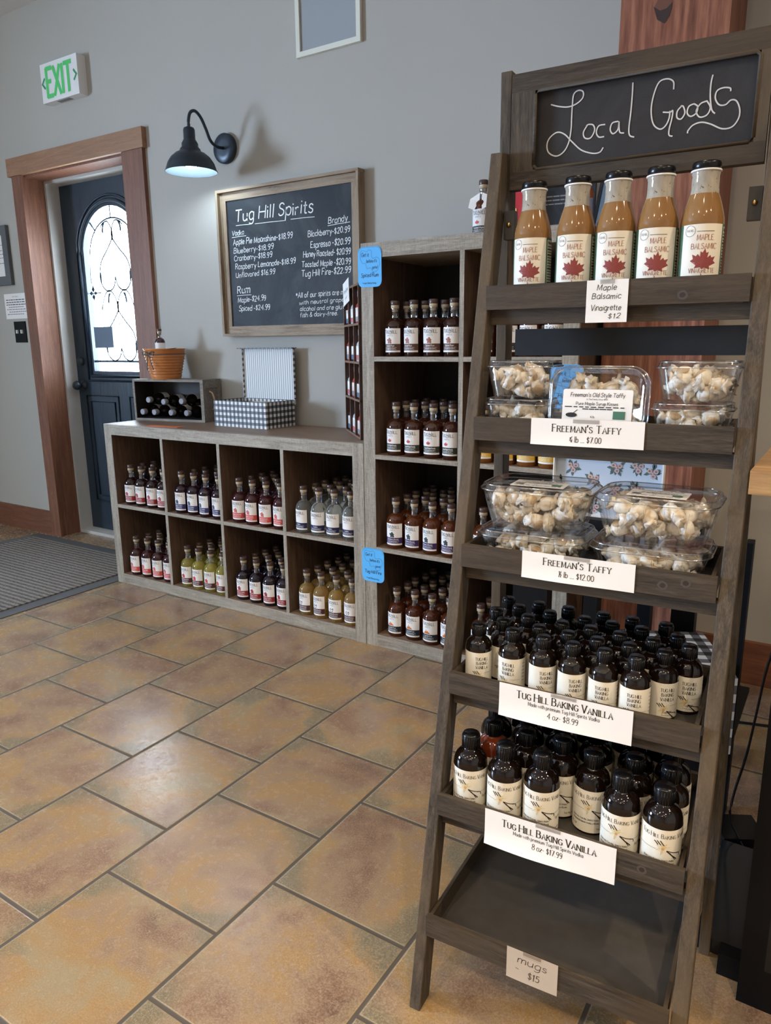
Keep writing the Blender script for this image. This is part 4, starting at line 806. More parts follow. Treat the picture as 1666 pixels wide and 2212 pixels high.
# header chalkboard
b = MB(); vf = .335; BX0, BX1, BZ0, BZ1 = .0035, .3845, 1.370, 1.545; ox0, ox1, oz0, oz1 = .043, .368, 1.398, 1.516
b.box(BX0, BX1, vf, vf+.018, oz1, BZ1, 'lx').box(BX0, BX1, vf, vf+.018, BZ0, oz0, 'lx').box(BX0, ox0, vf, vf+.018, oz0, oz1, 'lz').box(ox1, BX1, vf, vf+.018, oz0, oz1, 'lz'); HD_ = b.build('header_frame', t, .0015)
b = MB(); b.box(ox0, ox1, vf+.012, vf+.016, oz0, oz1, 'board2'); b.build('chalk_panel', HD_)
b = MB(); r_ = .004
LGH = flat('routed_edge_wood', (.16, .145, .13), .5)
b.tube([(ox0, vf+.002, oz0+.006), (ox0+.006, vf+.002, oz0), (ox1-.006, vf+.002, oz0), (ox1, vf+.002, oz0+.006), (ox1, vf+.002, oz1-.006), (ox1-.006, vf+.002, oz1), (ox0+.006, vf+.002, oz1), (ox0, vf+.002, oz1-.006), (ox0, vf+.002, oz0+.006)], .0032, 'lx', 8); b.build('header_molding', HD_)
b = MB(); P = lambda a, c: (a/1000, vf+.0112, 1.3+c/1000)
for s in ["66.4 194.3 79.3 189.7 94.4 186.9 107.5 189.5 116.9 196.6 117.0 205.3 109.6 208.3 102.4 203.6 100.9 187.8 100.6 169.1 100.5 152.9 97.5 134.2 89.9 121.4 78.0 116.5 65.4 123.0 61.8 134.6 66.0 145.2 77.9 151.9 90.2 147.4 102.8 134.8 118.4 120.6 136.4 113.5 147.9 113.7 152.8 119.6",
"126.0 155.2 120.6 146.1 123.3 137.6 132.3 136.5 138.1 146.4 135.6 154.7 128.3 156.6 124.9 154.9",
"153.8 153.0 144.3 152.2 141.1 143.3 145.3 136.1 153.1 135.6",
"173.5 154.7 165.1 153.3 162.5 144.4 167.1 137.9 174.2 142.8 175.4 154.4 176.0 145.2 177.8 138.3 183.5 136.8",
"192.9 205.6 193.0 186.9 192.3 163.8 190.9 143.1 192.6 132.4 199.2 128.9",
"252.7 187.6 251.5 197.9 242.5 203.0 230.9 199.9 224.2 182.1 222.4 162.0 226.9 143.3 236.8 135.0 244.5 138.3 249.1 147.9 249.7 157.9",
"240.0 157.9 249.8 156.4 253.6 157.9 253.1 147.3 250.3 132.5 250.9 124.7 255.5 122.7",
"266.2 163.0 260.3 156.4 260.4 147.6 266.4 144.9 271.0 152.4 268.2 161.5 264.9 162.7",
"282.9 163.0 276.0 160.4 274.3 151.9 279.6 146.5 287.0 150.0 288.3 158.5 282.9 163.0",
"300.5 164.1 291.9 161.7 286.8 152.5 292.1 143.8 302.0 145.3 305.8 154.6 300.5 164.1",
"305.7 197.5 304.1 186.8 304.5 169.6 307.8 151.9 312.5 145.8",
"331.4 172.8 330.3 176.6 321.6 178.4 313.2 175.6 311.6 166.1 317.3 156.7 326.0 155.3 332.9 160.4 340.4 158.0 345.6 146.3 345.0 134.2 337.3 124.3 323.9 123.7 308.2 132.0 295.2 136.3 283.9 134.1 277.5 127.5 277.0 124.2"]:
    a = [float(q) for q in s.split()]; b.ribbon(smoothp(list(zip(a[::2], a[1::2])), 5), 2.0, 'chalkpen', P)
b.build('header_writing', HD_)
# ------------------------------------------------ price signs taped on the trays
def psign(u0, u1, z0, z1, k, fn, label, curl=.004, mat='paper'):
    v = SL*TRZ[k]-.0012; t = thing('price_sign', label, 'sign', lw((u0+u1)/2, v, (z0+z1)/2), LT)
    w, h = (u1-u0)/2, (z1-z0)/2; ns = 12
    def P(a, c, o=0):
        s = max(0, -c/h-.1); return (a, -curl*s*s*(.5+.5*math.cos(a/w*2.4+.8))-.0002-o, c)
    b = MB(); vs = [P(-w+2*w*i/ns, -h+2*h*j/6) for j in range(7) for i in range(ns+1)]; fs = [(j*(ns+1)+i, j*(ns+1)+i+1, (j+1)*(ns+1)+i+1, (j+1)*(ns+1)+i) for j in range(6) for i in range(ns)]
    b.add(vs, fs, mat, True); fn(b, lambda a, c: P(a, c, .0004)); b.build('sheet', t)
    b = MB(); tw_ = min(.02, w*.35); zt_ = TRZ[k]-(z0+z1)/2+.0003; b.box(-tw_, tw_, -.0012, -.0008, h-.006, max(h, zt_), 'tape').box(-tw_, tw_, -.0008, .008, zt_, zt_+.0004, 'tape'); b.build('tape', t)
def f1(b, P):
    for s, z, hh, ww in (('Maple', .016, .0085, .029), ('Balsamic', .0035, .0085, .043), ('Vinaigrette', -.0135, .0085, .045), ('$12', -.0255, .0075, .018)): text(b, s, -.001 if s != '$12' else .012, z, hh, 'ink', P, 'c', .10, hand=1, width=ww)
psign(.162, .224, 1.150, 1.2125, 0, f1, 'handwritten white Maple Balsamic Vinaigrette price card on top tray', .001)
def f2(b, P): text(b, "Freeman's Taffy", 0, .001, .0112, 'ink', P, 'c', .14, serif=True, sc=True, width=.104, k=3); text(b, '{ lb ... $7.00', .0, -.0145, .0088, 'ink', P, 'c', .11, width=.048, contrast=.3)
psign(.096, .269, .964, 1.0055, 1, f2, "printed Freeman's Taffy sign, quarter pound, on second tray")
def f3(b, P): text(b, "Freeman's Taffy", 0, .003, .0112, 'ink', P, 'c', .14, serif=True, sc=True, width=.104, k=3); text(b, '} lb ... $12.00', .0, -.0130, .0088, 'ink', P, 'c', .11, width=.054, contrast=.3)
psign(.103, .277, .756, .7995, 2, f3, "printed Freeman's Taffy sign, half pound, on third tray")
def fv(sz):
    def g(b, P):
        text(b, 'Tug Hill Baking Vanilla', 0, .008, .0125, 'ink', P, 'c', .14, serif=True, sc=True, width=.150, k=3); text(b, 'Made with premium Tug Hill Spirits Vodka', 0, -.0015, .0062, 'ink', P, 'c', .11, width=.112, k=2, contrast=.3); text(b, sz, 0, -.0155, .0092, 'ink', P, 'c', .10, width=.048, contrast=.3)
    return g
psign(.087, .296, .532, .5885, 3, fv('4 oz- $8.99'), 'printed Tug Hill Baking Vanilla sign, 4 oz, on fourth tray', .006)
psign(.084, .293, .321, .384, 4, fv('8 oz- $17.99'), 'printed Tug Hill Baking Vanilla sign, 8 oz, on fifth tray', .008)
def f6(b, P): text(b, 'mugs', 0, .006, .0135, 'ink', P, 'c', .07, hand=.8, width=.047); text(b, '$15', .003, -.018, .012, 'ink', P, 'c', .08, hand=.8, width=.018); b.ribbon([(-.026, -.006), (-.021, -.007)], .0008, 'ink', P)
psign(.143, .226, .124, .1815, 5, f6, 'tan handwritten mugs price card on the empty bottom tray', .001, flat('tan_card', (.46, .38, .30), .6))

# ================================================================== VINAIGRETTE BOTTLES
VF = TRZ[0]-.038+.0052
t = thing('dressing_bottle', '', 'bottle', (0, 0, 0), 0, 'maple balsamic vinaigrette bottles on the top tray')
R = .0298
b = MB(); b.lathe([(R*.94, 0), (R, .004), (R, .108), (R*.985, .114), (R*.93, .122), (R*.84, .132), (R*.745, .141), (R*.675, .147)], 'dress', 32, cap=True); b.build('bottle_glass', t)
b = MB(); b.lathe([(R*.67, .1462), (R*.65, .150), (R*.63, .155), (R*.62, .172), (R*.645, .174), (R*.645, .177)], 'film', 28); b.build('neck', t)
b = MB(); b.lathe([(R*.66, .1772), (R*.70, .1775), (R*.70, .1795), (R*.6, .180)], 'whitecap', 28); b.build('seal_ring', t)
b = MB(); b.lathe([(R*.60, .1802), (R*.635, .181), (R*.66, .1825), (R*.66, .188), (R*.62, .1905), (R*.3, .191), (0, .1905)], 'black', 28); b.build('cap', t)
b = MB(); rl = R+.0004; z0, z1 = .031, .104
def sec(b, a0, a1, za, zb, m, rr, ns=20):
    b.add([(rr*math.sin(a0+(a1-a0)*i/ns), -rr*math.cos(a0+(a1-a0)*i/ns), z) for z in (za, zb) for i in range(ns+1)], [(i, i+1, ns+2+i, ns+1+i) for i in range(ns)], m, True)
sec(b, -1.05, .98, z0, z1, 'cream', rl); sec(b, .98, 1.9, z0, z1, 'dgreen', rl); sec(b, -1.5, -1.05, z0, z1, 'dgreen', rl); sec(b, 1.06, 1.84, z0+.003, z1-.003, 'pgreen', rl+.0002)
P = pl_cyl(rl+.0004); o = -.002
b.ribbon([(-.020+.0075*math.cos(a*math.pi/8), z1-.009+.0075*math.sin(a*math.pi/8)) for a in range(17)], .0006, 'greyink', P); text(b, 'TUG HILL', -.020, z1-.010, .003, 'greyink', P, k=1, width=.011); b.ribbon([(-.010, z1-.010), (.014, z1-.010)], .0006, 'ink', P)
text(b, 'MAPLE', .002, z1-.022, .0075, 'redink', P, 'c', .10, serif=False, width=.023, contrast=.4); text(b, 'BALSAMIC', .001, z1-.034, .0075, 'redink', P, 'c', .10, width=.035, contrast=.4)
leaf(b, .001, z1-.052, .0178, 'red', P, -.1); text(b, 'VINAIGRETTE', .0, z0+.0065, .006, 'redink', P, 'c', .11, width=.036, contrast=.4)
text(b, 'Nutrition', 1.42*rl, z1-.009, .004, 'ink', P, 'c', .2, k=1, width=.016)
for i in range(15): dashes(b, 1.12*rl, 1.78*rl, z1-.013-i*.0042, .0014 if i not in (1, 3, 8) else .0024, 'ink', P, 3)
b.build('label', t); proto_kids(t)
VU = [.059, .129, .1905, .252, .3135]; VN = ['leftmost', 'second from left', 'middle', 'second from right', 'rightmost']
for i, u in enumerate(VU):
    lab = 'caramel maple balsamic dressing bottle on top tray, %s of five' % VN[i]; w = lw(u, .299, VF+.0002); rz = LT+(-.38, -.30, -.24, -.30, -.16)[i]*.6+.35
    if i == 0: t['label'] = lab; t.location = w; t.rotation_euler.z = rz; vp = t
    else: dup(vp, w, rz, lab)
# ================================================================== VANILLA BOTTLES
def vanilla(name, R, H, glass, label_fn, label, grp):
    t = thing(name, label, 'bottle', (0, 0, 0), 0, grp)
    hs = H*.60
    b = MB(); b.lathe([(R*.95, 0), (R, .003), (R, hs), (R*.985, hs+.05*H), (R*.92, hs+.10*H), (R*.80, hs+.145*H), (R*.62, hs+.18*H), (R*.47, hs+.195*H), (R*.44, hs+.21*H), (R*.44, hs+.24*H)], glass, 28); b.build('bottle_glass', t)
    b = MB(); cr = R*.52; z = H*.815; n = 26
    for i in range(n):
        pass
    b.lathe([(cr*.97, z), (cr, z+.002), (cr, H-.004), (cr*.9, H), (0, H)], 'black', 28)
    for i in range(24):
        a = i*2*math.pi/24; b.box(0, 0, 0, 0, 0, 0, 'black') if False else b.tube([(cr*math.cos(a), cr*math.sin(a), z+.001), (cr*math.cos(a), cr*math.sin(a), H-.004)], .0007, 'black', 4)
    b.build('cap', t)
    b = MB(); label_fn(b, R+.0004, H); b.build('label', t); proto_kids(t); return t
FL1 = flat('vanilla_flower', (.62, .52, .28), .5); FL2 = flat('flower_heart', (.60, .33, .14), .5); POD = flat('vanilla_pod', (.03, .018, .012), .5)
def flower(b, cx, cy, s, P):
    for a in (100, 60, 150, 200, 255, 20): a = math.radians(a); b.poly([(cx, cy), (cx+s*.45*math.cos(a-.35), cy+s*.45*math.sin(a-.35)), (cx+s*math.cos(a), cy+s*math.sin(a)), (cx+s*.45*math.cos(a+.35), cy+s*.45*math.sin(a+.35))], FL1, P)
    P2 = lambda x, y: (lambda q: (q[0]*1.002, q[1]*1.002, q[2]))(P(x, y))
    blob(b, cx, cy, s*.2, s*.2, FL2, P2, 8)
    for dx in (-1.1, -.75, -.35): b.ribbon([(cx+dx*s, cy+s*(1.2+.2*dx)), (cx+(dx+.15)*s, cy+s*.9), (cx+(dx+.45)*s, cy+s*.55)], s*.13, POD, P2)
    b.ribbon([(cx+s*.5, cy-s*.25), (cx+s*1.2, cy-s*.9), (cx+s*1.9, cy-s*1.5)], s*.16, POD, P2); b.ribbon(smoothp([(cx+s*.5, cy-s*.2), (cx+s*1.4, cy-s*.5), (cx+s*2.3, cy-s*.7), (cx+s*2.4, cy-s*1.1)], 3), s*.11, POD, P2); b.ribbon([(cx+s*.9, cy-s*.5), (cx+s*1.7, cy-s*1.6)], s*.1, POD, P2)
def lab4(b, rl, H):
    z0, z1 = .006, H*.585; sec(b, -1.6, 1.75, z0, z1, 'cream', rl, 28); P = pl_cyl(rl+.0003)
    for i, s in enumerate(('TUG HILL', 'BAKING', 'VANILLA')): text(b, s, .0, z1-.0135-i*.0075, .0052, 'ink', P, 'c', .13, contrast=.4, width=(.0225, .019, .021)[i], k=2)
    flower(b, -.005, z1-.043, .0095, P); b.ribbon([(.004, z1-.036), (.021, z1-.0355)], .0003, 'ink', P)
    text(b, 'Tug Hill', .0, z0+.009, .0034, 'ink', P, 'c', .12, hand=.6, width=.014, k=1); dashes(b, -.008, .009, z0+.005, .0007, 'greyink', P, 4)
    for i in range(6): dashes(b, .026, .031, z1-.008-i*.006, .0012, 'greyink', P, 2)
def lab8(b, rl, H):
    z0, z1 = .005, H*.585; sec(b, -1.75, 1.75, z0, z1, 'cream', rl, 30); P = pl_cyl(rl+.0003)
    text(b, 'Tug Hill Baking Vanilla', .002, z1-.014, .0072, 'ink', P, 'c', .10, serif=False, sc=True, width=.079, contrast=.45, k=2)
    flower(b, -.004, z1-.031, .0115, P); b.ribbon([(-.042, z1-.033), (-.014, z1-.0325)], .0004, 'ink', P); b.ribbon([(.017, z1-.039), (.042, z1-.037)], .0004, 'ink', P)
    text(b, 'Made with Tug Hill Spirits Vodka', -.009, z1-.052, .0032, 'ink', P, 'c', .13, sc=True, width=.046, k=1); text(b, 'Premium Bourbon Vanilla Beans', -.009, z1-.0575, .0032, 'ink', P, 'c', .13, sc=True, width=.046, k=1)
    text(b, '8 FL OZ', -.030, z1-.066, .003, 'ink', P, 'c', .13, k=1); text(b, 'Tug Hill Vineyards', .024, z1-.068, .003, 'ink', P, 'c', .13, sc=True, k=1, width=.028); text(b, 'Tug Hill', .032, z1-.050, .0042, 'ink', P, 'c', .1, hand=.5, width=.013, k=1)
P4 = [[0.023,0.176],[0.026,0.257],[0.029,0.328],[0.058,0.216],[0.060,0.291],[0.088,0.178],[0.090,0.251],[0.087,0.325],[0.122,0.213],[0.118,0.287],[0.142,0.173],[0.151,0.248],[0.141,0.325],[0.172,0.209],[0.191,0.168],[0.179,0.287],[0.199,0.248],[0.203,0.323],[0.220,0.205],[0.226,0.286],[0.241,0.165],[0.247,0.245],[0.252,0.323],[0.270,0.205],[0.274,0.284],[0.289,0.163],[0.299,0.244],[0.307,0.321],[0.323,0.204],[0.331,0.277],[0.3535,0.243]]
H4, R4 = .108, .0222; Z4 = TRZ[3]-.038+.0053
R4S = sorted(P4, key=lambda p: p[1]-0.04*p[0])
rows4 = {'front': [], 'second': [], 'third': [], 'back': []}
for p in P4:
    k = 'front' if p[1] < .19 else 'second' if p[1] < .232 else 'third' if p[1] < .27 else 'back'
    if p[1] >= .27: k = 'back' if p[1] > .30 else 'fourth'
    rows4.setdefault(k, []).append(p)
ON = ['leftmost', 'second from left', 'third from left', 'fourth from left', 'fifth from left', 'sixth from left', 'seventh from left', 'eighth from left']
pr = None
for k, L in rows4.items():
    L.sort()
    for i, (u, v) in enumerate(L):
        lab = 'black 4-ounce baking vanilla bottle on fourth tray, %s row, %s' % (k, ON[i]); w = lw(min(max(u, .0292), .3556), max(min(v-.002, .3205), .1557), Z4); rz = LT+.35+random.uniform(-.35, .3)
        if pr is None: pr = vanilla('vanilla_bottle', R4, H4, 'amberk', lab4, lab, 'small baking vanilla bottles on the fourth tray'); pr.location = w; pr.rotation_euler.z = rz
        else: dup(pr, w, rz, lab)
P8 = [(.037, .128, 'front row, leftmost'), (.100, .1235, 'front row, second from left'), (.1615, .127, 'front row, third from left'), (.287, .127, 'front row, second from right'), (.348, .1235, 'front row, rightmost'), (.056, .185, 'second row, leftmost'), (.117, .182, 'second row, second from left'), (.177, .186, 'second row, third from left'), (.233, .168, 'second row, fourth from left'), (.294, .186, 'second row, second from right'), (.3535, .183, 'second row, rightmost'),
      (.040, .243, 'third row, leftmost'), (.100, .243, 'third row, second from left'), (.160, .245, 'third row, third from left'), (.220, .243, 'third row, fourth from left'), (.285, .246, 'third row, second from right'), (.345, .243, 'third row, rightmost'), (.070, .303, 'back row, leftmost'), (.135, .303, 'back row, second from left'), (.200, .303, 'back row, middle'), (.262, .304, 'back row, second from right'), (.322, .304, 'back row, rightmost')]
Z8 = TRZ[4]-.038+.0053; pr = None
for u, v, nm in P8:
    lab = 'black 8-ounce baking vanilla bottle on fifth tray, %s' % nm; w = lw(min(max(u, .0356), .3490), max(v, .1190), Z8); rz = LT+.22+random.uniform(-.15, .2)
    if pr is None: pr = vanilla('vanilla_bottle', .0285, .135, 'amberk', lab8, lab, 'large baking vanilla bottles on the fifth tray'); pr.location = w; pr.rotation_euler.z = rz
    elif nm == 'second row, leftmost': o_ = vanilla('vanilla_bottle', .0285, .135, 'amberr', lab8, 'reddish amber 8-ounce baking vanilla bottle on fifth tray, second row left', 'large baking vanilla bottles on the fifth tray'); o_.location = w; o_.rotation_euler.z = rz
    else: dup(pr, w, rz, lab)

# ================================================================== TAFFY TUBS
def rr(w, d, r, n=6, z=0, ex=0):
    pts = []
    for cx, cy, a in ((w-r, d-r, 0), (-w+r, d-r, 90), (-w+r, -d+r, 180), (w-r, -d+r, 270)): pts += [(cx+r*math.cos(math.radians(a+i*90/n)), cy+r*math.sin(math.radians(a+i*90/n)), z) for i in range(n+1)]
    return pts
def loft(b, rings, m, cap0=False, cap1=False, closed=True):
    n = len(rings[0]); vs = [p for r in rings for p in r]; fs = [(j*n+i, j*n+(i+1) % n, (j+1)*n+(i+1) % n, (j+1)*n+i) for j in range(len(rings)-1) for i in range(n)]
    if cap0: fs.append(tuple(range(n))[::-1])
    if cap1: fs.append(tuple(range((len(rings)-1)*n, len(rings)*n)))
    b.add(vs, fs, m, True)
def tub(t, w, d, h, sticker=False):
    """clear clamshell: flared ribbed body, rolled rim, shallow domed lid with a raised edge and tab"""
    b = MB(); rings = []
    for z, s in ((.001, .78), (.004, .80), (h*.5, .88), (h*.93, .95), (h, .965)): rings.append(rr(w*s, d*s, min(w, d)*.55*s, 6, z))
    loft(b, rings, 'tub', True)
    for i in range(26):
        a = i*2*math.pi/26; c, s_ = math.cos(a), math.sin(a); e = 1/((abs(c)**3+abs(s_)**3)**(1/3))
        b.tube([(w*.80*c*e, d*.80*s_*e, .006), (w*.93*c*e, d*.93*s_*e, h*.88)], .0006, 'tub', 4)
    b.build('tub_body', t)
    b = MB(); loft(b, [rr(w*.965, d*.965, min(w, d)*.53, 6, h+.0005), rr(w, d, min(w, d)*.55, 6, h+.0006), rr(w*1.0, d*1.0, min(w, d)*.55, 6, h+.003), rr(w*.975, d*.975, min(w, d)*.53, 6, h+.0035), rr(w*.955, d*.955, min(w, d)*.52, 6, h+.009), rr(w*.93, d*.93, min(w, d)*.5, 6, h+.0105), rr(w*.90, d*.90, min(w, d)*.48, 6, h+.0105), rr(w*.87, d*.87, min(w, d)*.46, 6, h+.007)], 'tub', False, True)
    b.tube([p for p in rr(w*1.0, d*1.0, min(w, d)*.55, 6, h+.002)]+[rr(w, d, min(w, d)*.55, 6, h+.002)[0]], .0011, 'rim', 6); b.tube([p for p in rr(w*.94, d*.94, min(w, d)*.51, 6, h+.010)]+[rr(w*.94, d*.94, min(w, d)*.51, 6, h+.010)[0]], .0009, 'rim', 6)
    b.add([(-w*.99, -.02, h+.002), (-w-.0045, -.012, h+.002), (-w-.0045, .012, h+.002), (-w*.99, .02, h+.002)], [(0, 1, 2, 3)], 'tub'); b.build('tub_lid', t)
def sticker(t, x, y, z, w, h, M4=None, big=True):
    b = MB(); b.X = M4 or Matrix.Identity(4)
    b.X = b.X @ Matrix.Translation((x, y, z)); P = pl_top(.0006); pts = []
    r = .003
    for cx, cz, a in ((w-r, h-r, 0), (-w+r, h-r, 90), (-w+r, -h+r, 180), (w-r, -h+r, 270)): pts += [(cx+r*math.cos(math.radians(a+i*30)), cz+r*math.sin(math.radians(a+i*30)), 0) for i in range(4)]
    b.add(pts, [tuple(range(16))], 'paper')
    text(b, "Freeman's Old Style Taffy", 0, h*.62, h*.20, 'ink', P, 'c', .12, hand=.25, width=w*1.55, k=3); text(b, 'In The Family Since 1893', 0, h*.46, h*.075, 'ink', P, 'c', .13, k=1, width=w*.6)
    text(b, 'Pure Maple Syrup Kisses', 0, h*.20, h*.155, 'ink', P, 'c', .14, width=w*1.2, k=2, contrast=.3)
    dashes(b, -w*.92, w*.92, h*.10, h*.05, 'ink', P, 12); dashes(b, -w*.4, w*.45, -.0*h, h*.05, 'ink', P, 6)
    blob(b, -w*.72, -h*.32, w*.17, h*.12, 'ink', P, 12); b.ribbon([(-w*.72, -h*.3), (-w*.55, -h*.05)], h*.03, 'ink', P); text(b, '{ lb' if big else '} lb', -.1*w, -h*.45, h*.11, 'ink', P, 'c', .12, k=1)
    b.poly([(w*.48, -h*.48), (w*.82, -h*.48), (w*.82, -h*.08), (w*.48, -h*.08)], flat('green_stamp', (.06, .17, .11), .5), P); dashes(b, -w*.85, w*.85, -h*.72, h*.07, 'ink', P, 9)
    b.build('product_label', t)
# taffy pieces: four modelled twists, each a wrapper with a candy showing
def taffy_proto(seed):
    rnd = random.Random(seed); t = thing('wrapped_taffy', '', 'candy'); b = MB(); n = 12; L = .011; R0 = .0076
    prof = [(-.0175, .0100, .7), (-.014, .0075, .5), (-.0105, .0042, .25), (-.0085, .0085, .15), (-.0045, .0098, .12), (0, .0100, .12), (.0045, .0098, .12), (.0085, .0085, .15), (.0105, .0042, .25), (.014, .0075, .5), (.0175, .0100, .7)]
    vs = []
    for x, r, j in prof:
        ph = rnd.uniform(0, 6)
        for i in range(n):
            a = i*2*math.pi/n; q = r*(1+j*.40*math.sin(3*a+ph)+rnd.uniform(-.06, .06)*(1+j)); fl = .55 if abs(x) > .015 else .9
            vs.append((x+rnd.uniform(-.0012, .0012)*(1+2*j), q*math.cos(a), q*math.sin(a)*fl))
    fs = [(k*n+i, k*n+(i+1) % n, (k+1)*n+(i+1) % n, (k+1)*n+i) for k in range(len(prof)-1) for i in range(n)]
    vs += [(-.0135, 0, 0), (.0135, 0, 0)]; k0 = len(prof)*n; fs += [((i+1) % n, i, k0) for i in range(n)]+[((len(prof)-1)*n+i, (len(prof)-1)*n+(i+1) % n, k0+1) for i in range(n)]
    b.add(vs, fs, 'wax', True); b.build('wrapper', t)
    b = MB(); cs = (1.05, .9, .7, 1)[seed-1]; b.X = Matrix.Rotation((0, .5, -.6, .2)[seed-1], 4, 'X') @ Matrix.Diagonal((cs, cs*.85, 1, 1)); b.lathe([(.0060, .0028), (.0080, .0040), (.0082, .0085), (.0066, .0098), (0, .0100)], 'taffy', 14); b.build('candy', t)
    proto_kids(t); return t
TP = [taffy_proto(s) for s in (1, 2, 3, 4)]; used = [False]*4; rt = random.Random(11)
SC = 1.2
def fill_taffy(Mx, w, d, h, n, lab, grp):
    pts = []; tries = 0
    while len(pts) < n and tries < 6000:
        tries += 1
        z = rt.uniform(.013, h-.009); s = .80+.15*z/h; e = .0225
        x = rt.uniform(-1, 1)*(w*s-e); y = rt.uniform(-1, 1)*(d*s-e)
        if (abs(x)/(w*s-.004))**3+(abs(y)/(d*s-.004))**3 > .70: continue
        if abs(x) < w*.45 and abs(y) < d*.3 and z < h*.6 and rt.random() < .7: continue
        if all((x-a)**2+(y-b_)**2+((z-c)*1.15)**2 > .0188**2 for a, b_, c in pts): pts.append((x, y, z))
    for x, y, z in pts:
        k = rt.randrange(4); R_ = (rt.uniform(0, 6.3), rt.uniform(-.6, .6), rt.uniform(0, 6.3))
        from mathutils import Euler
        mw = Mx @ Matrix.Translation((x, y, z)) @ Euler(R_).to_matrix().to_4x4() @ Matrix.Scale(SC, 4)
        if not used[k]: o = TP[k]; used[k] = True
        else: o = dup(TP[k], (0, 0, 0), 0, lab)
        pos_ = ('upper' if z > h*.62 else 'lower' if z < h*.38 else 'mid')+' '+('front' if y < -d*.25 else 'back' if y > d*.25 else 'centre')+' '+('left' if x < -w*.3 else 'right' if x > w*.3 else 'middle'); o['label'] = lab+', '+pos_; o['group'] = grp; o.matrix_world = mw
def mktub(label, M4, w, d, h, n, st, what, quarter):
    t = thing('candy_tub', label, 'tub'); t.matrix_world = M4; tub(t, w, d, h)
    if st == 'top': sticker(t, .0, -.008, h+.0078, w*.48, d*.40, big=quarter)
    if st == 'front': sticker(t, .0, -d*.22, h+.0078, w*.70, d*.56, big=quarter)
    fill_taffy(M4, w, d, h, n, 'wrapped taffy in %s' % what, 'taffy pieces inside %s' % what)
def at(u, v, z, rz=0): return LM @ Matrix.Translation((u, v, z)) @ Matrix.Rotation(rz, 4, 'Z')
F2 = TRZ[1]-.038+.0053; F3 = TRZ[2]-.038+.0053
mktub('upper quarter-pound taffy tub of the left stack, second tray', at(.064, .266, F2+.0625), .057, .046, .049, 18, '', 'the upper left quarter-pound tub', True)
mktub('lower quarter-pound taffy tub of the left stack, second tray', at(.060, .266, F2), .056, .046, .051, 18, '', 'the lower left quarter-pound tub', True)
mktub('upper quarter-pound taffy tub of the right stack, second tray', at(.332, .266, F2+.0625), .058, .046, .049, 18, '', 'the upper right quarter-pound tub', True)
mktub('lower quarter-pound taffy tub of the right stack, second tray', at(.327, .266, F2), .057, .046, .051, 18, '', 'the lower right quarter-pound tub', True)
tm = LM @ Matrix.Translation((.191, .305, F2+.054)) @ Matrix.Rotation(math.radians(84), 4, 'X')
mktub('taffy tub standing on edge with its printed label facing out', tm, .076, .054, .062, 26, 'front', 'the tub standing on edge', True)
mktub('upper half-pound taffy tub of the left stack, third tray', at(.106, .245, F3+.060, .03), .092, .068, .064, 42, 'top', 'the upper left half-pound tub', False)
mktub('lower half-pound taffy tub of the left stack, third tray', at(.103, .243, F3, .0), .091, .068, .048, 34, '', 'the lower left half-pound tub', False)
mktub('upper half-pound taffy tub of the right stack, third tray', at(.2915, .245, F3+.060, -.03), .090, .068, .064, 42, 'top', 'the upper right half-pound tub', False)
mktub('lower half-pound taffy tub of the right stack, third tray', at(.2865, .243, F3, .0), .089, .068, .048, 34, '', 'the lower right half-pound tub', False)

# ================================================================== BEHIND AND BESIDE THE LADDER
t = thing('display_stand', 'black wooden display stand with shelves behind the ladder', 'stand', (2.52, -.7, 0))
for x0, x1, y0_, y1_ in ((-.285, -.19, -.12, -.08), (-.10, -.065, -.10, -.06), (-.02, .015, .14, .18), (.085, .143, .06, .10), (.262, .277, -.12, -.08)):
    b = MB(); b.box(x0, x1, y0_, y1_, 0, .684, 'blackp'); b.build('leg', t, .002)
b = MB(); b.box(-.285, .08, -.14, .19, .6845, .700, 'blackp').box(.08, .145, .05, .12, .66, .70, 'blackp'); b.build('top', t, .002)
b = MB(); b.box(-.188, .278, -.30, .18, .20, .212, 'blackp'); b.build('shelf', t, .002)
